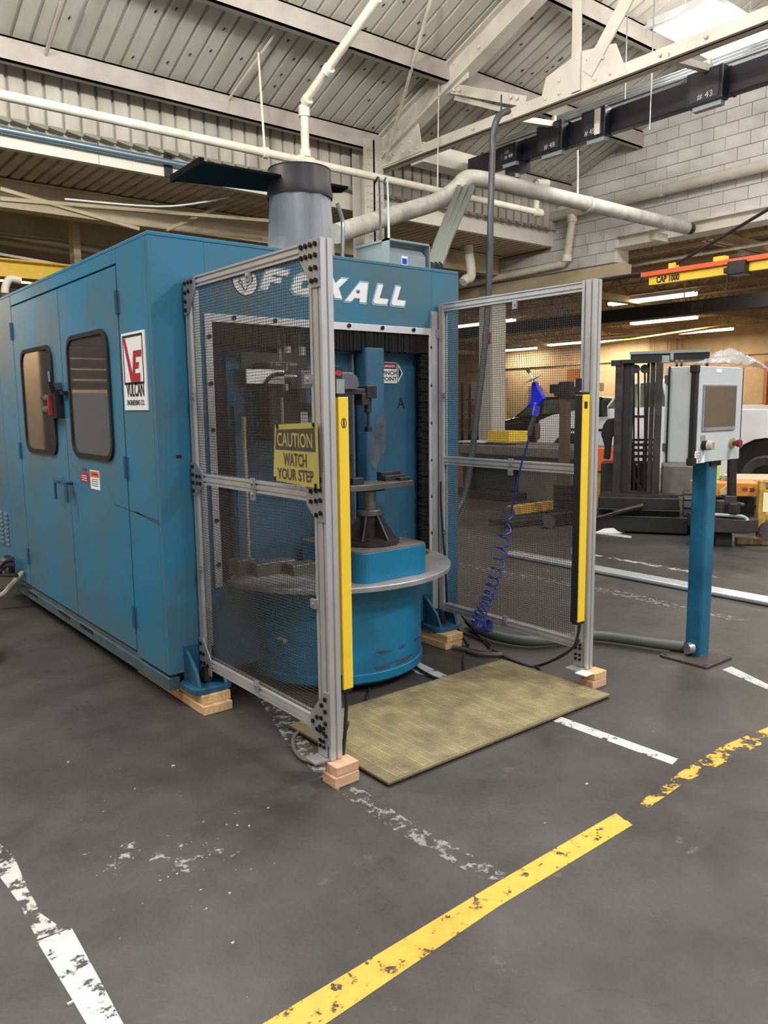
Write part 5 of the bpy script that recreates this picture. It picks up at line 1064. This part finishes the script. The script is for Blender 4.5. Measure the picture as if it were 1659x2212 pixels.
p, q = arm((1185, 1122), (1275, 1110), .1, .1, .12, '', STEELD, t, 'straddle_leg'); b = MB(); b.cyl(p-Vector((.06, .06, .02)), p+Vector((.06, .06, -.02)), .075, 14); b.build('roller', TYRE, t)
# --- yellow pallet truck behind the console post
o_ = P(1598, 1186, Z=0); pk = Frame((o_.x, o_.y), (.62, -.785))
t = thing('walkie_truck', (o_.x, o_.y, 0), 'orange and black walkie pallet truck right of the console post', 'pallet truck')
b = MB(); pk.box(b, 1500, 1638, 1043, 1072, .25, .3); bd = b.build('beam', PANT, t, bevel=.008)
text('WM', .135*.42, .045, pk.at(1602, 1062, .248), pk.ex, ZA, RED, bd, .002, bold=.03); text('30', .135*.36, .045, pk.at(1619, 1063, .248), pk.ex, ZA, INK, bd, .002, bold=.03)
b = MB(); pk.poly(b, [(1557, 1060), (1575, 1046), (1590, 1046), (1590, 1062), (1572, 1069), (1557, 1069)], .2, .06); b.build('toe_bracket', mat('cream_paint_chipped', (226, 206, 160), .5), t)
b = MB(); b.cyl(pk.at(1580, 1100, .12), pk.at(1582, 930, .12), .045, 14); b.build('tiller_post', BLK, t, smooth=True)
b = MB(); pk.box(b, 1566, 1592, 1071, 1110, .06, .16); b.cyl(pk.at(1556, 1080, .1), pk.at(1556, 1108, .1), .06, 14); b.cyl(pk.at(1585, 1086, .03), pk.at(1585, 1108, .03), .06, 14); b.cyl(pk.at(1588, 1088, .1), pk.at(1608, 1092, .1), .025, 10); b.build('hydraulic_pump', STEELD, t, bevel=.01)
b = MB(); pk.poly(b, [(1500, 1118), (1536, 1118), (1615, 1124), (1640, 1121), (1636, 1150), (1610, 1153), (1530, 1150), (1500, 1148)], .0, .5); b.build('bumper_tray', mat('scuffed_black_steel', (58, 54, 53), .6, .2, scale=8, rgb2=(40, 38, 38)), t, bevel=.01)
b = MB(); b.tube(catmull([pk.at(1530, 1111, .02), pk.at(1570, 1113, .02), pk.at(1600, 1115, .02), pk.at(1612, 1120, .02), pk.at(1615, 1126, .0)], 5), .018, 8); b.build('grab_bar', GREYE, t, smooth=True)
b = MB(); c = pk.at(1560, 1165, .25); b.cyl(c-pk.ex*.08, c+pk.ex*.08, .1, 16); b.build('drive_wheel', TYRE, t, smooth=True)
b = MB(); pk.box(b, 1500, 1630, 1075, 1118, .4, .2); b.build('body', BLK, t)
up = thing('yellow_lift_frame', (pk.at(1648, 1180, .1).x, pk.at(1648, 1180, .1).y, 0), 'chipped yellow lift frame at the right edge of the picture', 'lift frame')
b = MB(); pk.poly(b, [(1642, 1040), (1652, 1038), (1656, 1060), (1652, 1165), (1637, 1162), (1638, 1100)], .1, .1); b.build('mast_post', YELD, up, bevel=.006)
b = MB(); pk.box(b, 1648, 1685, 1115, 1130, .15, .3); pk.box(b, 1650, 1690, 1060, 1072, .2, .1); b.build('cross_frame', YELD, up)
b = MB(); c = pk.at(1662, 1146, .12); b.cyl(c-pk.ey*.05, c+pk.ey*.05, .11, 16); b.build('wheel', TYRE, up, smooth=True)
MB().obox(pk.at(1655, 1085, .09), pk.ex*.06, pk.ey*.004, ZA*.2).build('paper_tag', mat('pale_paper', (232, 226, 180), .7), up)
b = MB(); pk.box(b, 1585, 1700, 1036, 1042, .6, .7); b.build('wood_deck', WOODP, label='pale wooden deck boards above the walkie truck beam', cat='wood deck')
b = MB(); pk.box(b, 1592, 1700, 1164, 1180, .3, .12); b.build('wood_skid', WOOD, label='wooden skid on the floor below the yellow lift frame', cat='wood skid')
b = MB(); pk.poly(b, [(1541, 1004), (1555, 1000), (1554, 1034), (1546, 1036), (1539, 1033), (1540, 1018), (1544, 1010)], .1, .004); b.build('lime_tag', mat('lime_vest', (206, 222, 70), .6, scale=20, rgb2=(170, 190, 60)), label='lime yellow cloth hanging beside the console post', cat='cloth')
rnd = random.Random(2); b = MB()
for i in range(26): c = pk.at(rnd.uniform(1549, 1578), rnd.uniform(1028, 1037), .45); b.sphere(c, .02, 6)
b.build('loose_fittings', CHROME, kind='stuff', label='heap of shiny small fittings on the deck by the lime cloth', cat='fittings')
# --- vehicles in the next bay
def wheel(par, x, y, r, wd=.26):
    b = MB(); b.lathe((0, 0, 0), [(r*.62, 0), (r*.9, -.02), (r, .03), (r, wd-.03), (r*.9, wd), (r*.62, wd)], 32); b.v = [(x+c, y+a, r+bb) for a, bb, c in b.v]; o = b.build('wheel', TYRE, par, smooth=True)
    b = MB(); b.lathe((0, 0, 0), [(.0001, .03), (r*.2, .02), (r*.22, .05), (r*.55, .06), (r*.62, .01), (r*.65, .01), (r*.65, .04)], 28); b.v = [(x+c, y+a, r+bb) for a, bb, c in b.v]; b.build('rim', CHROME, o, smooth=True)
    b = MB()
    for k in range(8):
        a = 2*math.pi*k/8; b.cyl((x+.0, y+r*.42*math.cos(a), r+r*.42*math.sin(a)), (x+.055, y+r*.42*math.cos(a), r+r*.42*math.sin(a)), r*.085, 8)
    b.build('rim_hole', BLK, o)
XP = 10.75
def V(u, v, X=XP): p = P(u, v, X=X); return (p.y, p.z)
t = thing('pickup_truck', (XP+1, 7, 0), 'white pickup truck parked behind the reach truck and console', 'truck')
yfw, yrw = V(1234, 1000)[0], V(1650, 1040)[0]; rw = .38
zb = .55
def arch(yc, r, n=10): return [(yc+r*math.cos(math.pi*k/n), .44+r*math.sin(math.pi*k/n)) for k in range(n+1)]
body = [V(1160, 930), V(1165, 908), V(1190, 897), V(1245, 886), V(1292, 884), (V(1500, 880)[0], V(1500, 876)[1]), V(1606, 884), (yrw-1.25, V(1606, 884)[1]), (yrw-1.25, .62), (yrw-.55, .62)]+arch(yrw, .55)[::-1]+[(yfw-.55, zb)]+arch(yfw, .55)[::-1]+[(V(1160, 930)[0], .6)]
b = MB(); b.prism(body, (XP, 0, 0), YA, ZA, XA*1.95); b.build('body', TRUCKW, t, bevel=.03)
cabp = [V(1292, 886), V(1333, 832), V(1350, 824), V(1400, 818), V(1425, 818), V(1440, 826), V(1448, 880)]
b = MB(); b.prism([(cabp[i][0], cabp[i][1]) for i in range(len(cabp))], (XP+.12, 0, 0), YA, ZA, XA*1.7); b.build('cab_roof', TRUCKW, t, bevel=.04)
for w_ in ([(1303, 884), (1336, 840), (1352, 832), (1368, 829), (1366, 880)], [(1374, 880), (1376, 828), (1420, 825), (1432, 878)]):
    b = MB(); b.prism([V(u, v) for u, v in w_], (XP+.10, 0, 0), YA, ZA, XA*.03); b.build('side_window', CGLASS, t)
MB().prism([V(1296, 884), V(1334, 836), V(1336, 838), V(1300, 886)], (XP+.2, 0, 0), YA, ZA, XA*1.5).build('windscreen', CARB, t)
b = MB(); b.prism([V(1300, 866), V(1318, 862), V(1320, 900), V(1302, 900)], (XP-.2, 0, 0), YA, ZA, XA*.12); b.build('door_mirror', BLK, t, bevel=.02)
b = MB(); b.box((XP-.004, V(1370, 900)[0], V(1370, 900)[1]-.015), (XP+.01, V(1398, 900)[0], V(1398, 900)[1]+.02)); b.box((XP-.01, V(1222, 926)[0], V(1222, 926)[1]-.03), (XP+.01, V(1330, 926)[0], V(1222, 926)[1]+.01)); b.build('door_trim', BLK, t)
b = MB(); b.prism([V(1156, 915), V(1166, 915), V(1168, 945), V(1158, 955)], (XP-.01, 0, 0), YA, ZA, XA*.3); b.build('headlamp', mat('amber_lamp', (120, 82, 52), .2), t)
b = MB(); b.box((XP+.1, yrw-1.2, .5), (XP+1.85, yfw+.3, .75)); b.build('underframe', BLK, t)
b = MB()
for yc in (yfw, yrw): b.prism(arch(yc, .56), (XP+.05, 0, 0), YA, ZA, XA*1.8)
b.build('wheel_arch', BLK, t, kind='stuff')
wheel(t, XP+.03, yrw, rw); wheel(t, XP+.03, yfw, rw); wheel(t, XP+1.65, yrw, rw); wheel(t, XP+1.65, yfw, rw)
XC = 13.6
t = thing('dark_car', (XC+.9, 11, 0), 'black car behind the white pickup, seen through the mesh fence', 'car')
C_ = lambda u, v: V(u, v, XC)
cb_ = [C_(1066, 935), C_(1072, 912), C_(1110, 902), C_(1150, 896), C_(1165, 894), C_(1320, 890), C_(1330, 930)]
yf_, yr_ = cb_[0][0], cb_[-1][0]
b = MB(); b.prism(cb_+[(yr_, .35), (yf_, .35)], (XC, 0, 0), YA, ZA, XA*1.8); b.build('body', CARB, t, bevel=.04)
b = MB(); b.prism([C_(1098, 903), C_(1140, 868), C_(1165, 858), C_(1200, 856), C_(1290, 858), C_(1318, 892)], (XC+.15, 0, 0), YA, ZA, XA*1.5); b.build('cabin', CARB, t, bevel=.03)
for w_ in ([(1112, 899), (1142, 872), (1158, 866), (1156, 895)], [(1163, 895), (1166, 864), (1200, 862), (1200, 893)], [(1206, 893), (1206, 862), (1280, 863), (1296, 890)]):
    b = MB(); b.prism([C_(u, v) for u, v in w_], (XC+.14, 0, 0), YA, ZA, XA*.02); b.build('side_window', CGLASS, t)
wheel(t, XC+.02, C_(1100, 940)[0], .34, .2); wheel(t, XC+.02, C_(1290, 940)[0], .34, .2); wheel(t, XC+1.55, C_(1100, 940)[0], .34, .2); wheel(t, XC+1.55, C_(1290, 940)[0], .34, .2)
b = MB(); b.tube([P(1087, 917, X=XC-.02), P(1124, 913, X=XC-.02)], .02, 6); b.build('trim_strip', CHROME, t)
# --- bench, bins and posts between fence and trucks
def XB(mb, u0, u1, v0, v1, X, th, zmin=0.):
    a, c = P((u0+u1)/2, v1, X=X), P((u0+u1)/2, v0, X=X); vm = (v0+v1)/2; mb.box((X, P(u0, vm, X=X).y, max(zmin, a.z)), (X+th, P(u1, vm, X=X).y, c.z)); return mb
t = thing('steel_bench', (9.6, 9, 0), 'heavy grey steel bench with a thick slab top behind the far mesh fence', 'bench')
SLZ = P(1256, 966, X=9.2).z+.003; b = MB(); XB(b, 985, 1256, 966, 986, 9.2, 1.3); b.build('slab_top', mat('grey_slab', (128, 122, 114), .6, .2, scale=4, rgb2=(96, 92, 88)), t, bevel=.01)
b = MB(); XB(b, 1120, 1252, 986, 1100, 9.35, 1.0); b.build('cabinet', mat('dusty_grey_panel', (112, 108, 98), .6, scale=3, rgb2=(90, 86, 78)), t)
b = MB(); XB(b, 1000, 1016, 986, 1100, 9.35, .1); b.build('leg', STEELD, t)
b = MB(); XB(b, 1010, 1090, 984, 996, 9.12, .2); b.build('front_bar', BLK, t, bevel=.02)
b = MB(); XB(b, 1024, 1112, 1000, 1062, 9.5, .8); b.build('green_bin', DKGRN, label='dark green bin under the steel bench', cat='bin', bevel=.01)
b = MB(); XB(b, 984, 1023, 1002, 1098, 9.9, .5); b.build('salmon_cabinet', SALM, label='salmon coloured cabinet beside the green bin', cat='cabinet', bevel=.01)
b = MB(); XB(b, 1010, 1096, 1064, 1086, 8.9, .5); b.build('low_skid', STEELD, label='low grey steel skid on the floor before the green bin', cat='skid', bevel=.01)
b = MB(); XB(b, 1053, 1100, 932, 967, 9.5, .5, SLZ); b.build('yellow_box', YEL, label='bright yellow box standing on the steel bench', cat='box', bevel=.01)
b = MB(); XB(b, 985, 1040, 956, 967, 9.4, .5, SLZ); b.build('paper_stack', WHITE, label='pale sheets lying on the left of the steel bench', cat='paper')
t = thing('brown_post', (8.6, 7, 0), 'brown steel post with black clamp head seen through the far fence', 'post')
b = MB(); XB(b, 1207, 1221, 842, 1112, 8.6, .1); b.build('shaft', mat('brown_steel', (104, 82, 66), .6, var=.2), t)
b = MB(); XB(b, 1205, 1232, 824, 858, 8.55, .2, .5); XB(b, 1186, 1206, 830, 850, 8.6, .12, .5); XB(b, 1196, 1215, 848, 856, 8.58, .12, .5); b.build('clamp_head', BLK, t, bevel=.015)
t = thing('yellow_stand', (8.3, 6, 0), 'yellow post carrying an orange bin just right of the far fence', 'stand')
b = MB(); XB(b, 1288, 1304, 1012, 1100, 8.3, .12); b.build('post', YELD, t); b = MB(); XB(b, 1287, 1307, 968, 1018, 8.25, .25, .3); b.build('bin', mat('orange_bin', (240, 112, 66), .6), t, bevel=.008)
MB().prism([(0, 0), (.1, .05), (.2, .06), (.28, 0)], P(1285, 1150, Z=.0), XA*.5-YA*.86, ZA, XA*.12).build('crumpled_paper', WHITE, label='crumpled white wrapper on the floor by the black truck base', cat='wrapper')
# rack far behind the square column
XR = 17.0
t = thing('storage_rack', (XR, 20, 0), 'tall storage rack far behind the square column', 'rack')
b = MB()
for u in (996, 1012, 1030, 1066): XB(b, u, u+3, 828, 990, XR, .06); q0 = b.v[-8]; b.box((XR, q0[1], 0), (XR+.06, q0[1]+.08, .6))
b.build('upright', mat('purple_upright', (70, 50, 70), .6), t)
b = MB()
for v in (862, 892, 925, 955): XB(b, 988, 1068, v, v+4, XR, .6)
b.build('shelf', YELD, t)
for i, (u0, u1, v0, v1, mm, lb) in enumerate([(1012, 1030, 826, 862, WHITE, 'white carton at the top of the far rack'), (1014, 1026, 874, 892, SALM, 'orange carton on the middle shelf of the far rack'), (990, 1008, 905, 925, YELD, 'yellow carton on the lower shelf of the far rack'), (1016, 1032, 935, 955, BLK, 'black bin on the bottom shelf of the far rack'), (1060, 1076, 818, 842, mat('lavender', (214, 200, 226), .6), 'lavender carton at the right of the far rack')]):
    b = MB(); XB(b, u0, u1, v0, v1, XR+.03, .4, .1); b.build('carton', mm, label=lb, cat='carton')
b = MB(); XB(b, 1069, 1079, 842, 990, XR, .3); b.build('yellow_bollard', YEL, label='yellow guard post right of the square column', cat='post')
# far wall fittings
for k, (u0, u1, v0, v1) in enumerate(((1141, 1166, 834, 900), (1470, 1488, 816, 900))):
    d_ = thing('door_%d' % (k+2), (30.95, P(u0, 850, X=30.9).y, 0), None, None); d_['kind'] = 'structure'
    b = MB(); XB(b, u0, u1, v0, 1000, 30.85, .1); b.build('leaf', mat('grey_brown_door', (150, 128, 96), .6), d_)
    b = MB(); XB(b, u1-4, u1-2, 862, 868, 30.8, .05); b.build('handle', BLK, d_)
b = MB(); XB(b, 1224, 1275, 796, 828, 22, .4, 1); b.build('orange_panel', mat('orange_panel', (236, 140, 50), .6), label='orange panel high up behind the brown post', cat='panel')
b = MB(); XB(b, 1220, 1285, 828, 846, 21.8, .5, 1); XB(b, 1222, 1228, 846, 960, 21.9, .1); XB(b, 1278, 1284, 846, 960, 21.9, .1); b.build('dark_shelf', BROWNB, label='brown shelf below the orange panel', cat='shelf')
for u in (1404, 1414, 1442, 1462, 1465): 
    b = MB(); b.tube([P(u, 712, X=30.9), P(u, 770, X=30.9)], .025, 6); b.build('wall_conduit', TAN, label='thin tan conduit down the far tan wall, %s from the left' % {1404: 'first', 1414: 'second', 1442: 'third', 1462: 'fourth', 1465: 'fifth'}[u], cat='conduit', group='conduits on the far wall')
b = MB(); XB(b, 1648, 1656, 780, 900, 30.6, .2); b.build('downpipe', SALM, label='salmon downpipe on the far wall at the right edge', cat='pipe')
bd = thing('far_duct', (16, 10, 3.6), 'long black duct crossing under the far bay ceiling', 'duct')
za, zc = P(1400, 688, X=16).z, P(1400, 660, X=16).z
MB().box((16, -2, za), (16.25, 30, zc)).build('duct', BLK, bd)
b = MB()
for y in (5, 9, 13, 17): b.box((15.99, y, za+.02), (16.0, y+.25, zc-.05))
b.build('cover_plates', STEELD, bd, kind='stuff'); b = MB()
for y in (4, 9.5, 15, 20): b.tube([(16.12, y, zc), (16.12, y, 4.85)], .015, 5)
b.build('hanger_rods', TAN, bd)
b = MB(); b.tube([P(1290, 745, X=24), P(1590, 700, X=24)], .05, 8); b.build('yellow_pipe', mat('yellow_pipe', (230, 200, 96), .5), label='thin yellow pipe under the far bay ceiling', cat='pipe')
for k, z in enumerate((4.05, 4.15)):
    b = MB(); b.tube([(13.2+1.5*k, -2, z), (13.2+1.5*k, 30, z)], .03, 8); b.build('bay_pipe', PIPEW, label='cream pipe below the far bay joists, %s one' % ['nearer', 'farther'][k], cat='pipe')
# --- jib crane
jc = thing('jib_crane', (8, 3, 2.8), 'yellow and orange jib crane arm at the right edge', 'crane')
z0, z1, z2 = P(1500, 603, X=8).z, P(1500, 584, X=8).z, P(1500, 574, X=8).z; yt = P(1395, 600, X=8).y
MB().box((7.97, 0.2, z0), (8.03, yt-.06, z1)).build('web', YEL, jc); MB().box((7.93, .2, z1), (8.07, yt+.02, z2)).build('top_flange', CRANEO, jc)
text('CAP 1000', P(1418, 600, X=7.97).y-P(1468, 590, X=7.97).y, (z1-z0)*.8, (7.969, P(1418, 600, X=7.97).y, z0+.008), -YA, ZA, INK, jc, .002, bold=.04)
b = MB(); b.box((7.96, P(1462, 580, X=8).y, z2), (8.04, P(1448, 580, X=8).y, z2+.06)); b.build('tie_lug', YEL, jc)
b = MB(); b.box((7.96, P(1570, 560, X=8).y, z2), (8.04, P(1545, 560, X=8).y, z2+.05)); b.build('stop_block', YEL, jc)
b = MB(); b.tube([P(1462, 570, X=8), P(1700, 428, X=8)], .018, 8); b.build('tie_rod', BLK, jc)
b = MB(); XB(b, 1570, 1608, 562, 592, 7.88, .2); XB(b, 1562, 1572, 578, 590, 7.9, .1); b.build('trolley', BLK, jc, bevel=.01)
b = MB(); b.tube(catmull([P(1572, 590, X=7.9), P(1570, 612, X=7.9), P(1567, 632, X=7.9)], 4), .006, 5); b.cyl(P(1567, 622, X=7.9), P(1567, 634, X=7.9), .014, 8); b.build('control_cord', CABLE, jc)
b = MB(); b.tube([P(1290, 607, X=8.1), P(1345, 598, X=8.1), P(1392, 592, X=8.05)], .025, 8); b.build('festoon_cable', CABLE, jc)
b = MB(); b.cyl((8, .2, 0), (8, .2, 4.2), .15, 20); b.build('mast', YEL, jc, smooth=True)
# --- yellow crane girder at the left edge and lamp below it
yg = thing('crane_girder', (2, 12.2, 3.5), 'yellow crane girder behind the machine at the left edge', 'crane')
za, zc = P(60, 601, Y=12.2).z, P(60, 568, Y=12.2).z
MB().box((-5, 12.2, za), (P(140, 580, Y=12.2).x+1.2, 12.3, zc)).build('web', YEL, yg); b = MB(); b.box((-5, 12.1, zc), (5, 12.4, zc+.02)); b.box((-5, 12.1, za-.02), (5, 12.4, za)); b.build('flange', YEL, yg)
b = MB(); b.tube([P(-5, 548, Y=12.2), P(150, 575, Y=12.2)], .02, 6); b.build('conductor_bar', WHITE, yg)
for x in (0, 4): MB().box((x-.05, 12.15, zc), (x+.05, 12.35, 4.4)).build('hanger', BROWNB, yg)
for (u0, u1, v) in ((-30, 62, 604),):
    x0, x1, z = P(u0, v, Y=18).x, P(u1, v, Y=18).x, P(30, v, Y=18).z
    t = thing('strip_lamp', (x0, 18, z), 'bright lamp glowing under the yellow crane girder', 'lamp')
    MB().box((x0, 17.9, z), (x1, 18.3, z+.1)).build('housing', WHITE, t); MB().box((x0, 17.95, z-.04), (x1, 18.25, z)).build('diffuser', GLOW, t)
    l = bpy.data.lights.new('strip_light', 'AREA'); l.shape = 'RECTANGLE'; l.size = x1-x0; l.size_y = .3; l.energy = 120; l.color = (1, .92, .8)
    lo = bpy.data.objects.new('strip_light', l); COL.objects.link(lo); lo.parent = t; lo.location = ((x1-x0)/2, .1, -.06)
t = thing('hose_hanger', P(12, 625, Y=9.0), 'pale corrugated hose end standing behind the machine at the left edge', 'hose')
b = MB(); b.tube(catmull([P(10, 640, Y=9), P(12, 618, Y=9), P(22, 603, Y=9), P(45, 607, Y=9)], 5), .04, 10); b.build('hose', IVORY, t, smooth=True); b = MB(); b.cyl(P(10, 634, Y=9), P(10, 900, Y=9), .06, 10); b.build('stand', STEELD, t)
# little chips and crumbs on the floor
rnd = random.Random(9); b = MB()
for i in range(90):
    x, y = (rnd.gauss(1.0, .22), rnd.gauss(2.35, .3)) if i < 55 else (rnd.uniform(2, 6), rnd.uniform(1.2, 6)); 
    if 1.6 < x < 3.5 and 2.2 < y < 6: continue
    s_ = .0012+.0055*rnd.random()**3*(1 if i < 70 else 1.6); b.obox((x, y, s_*.4), (s_*rnd.uniform(1, 2.5), s_*.3, 0), (-s_*.3, s_, 0), (0, 0, s_*.8))
b.build('floor_debris', mat('pale_chips', (190, 186, 178), .8), kind='stuff', label='pale chips and crumbs scattered on the dark concrete floor', cat='debris')
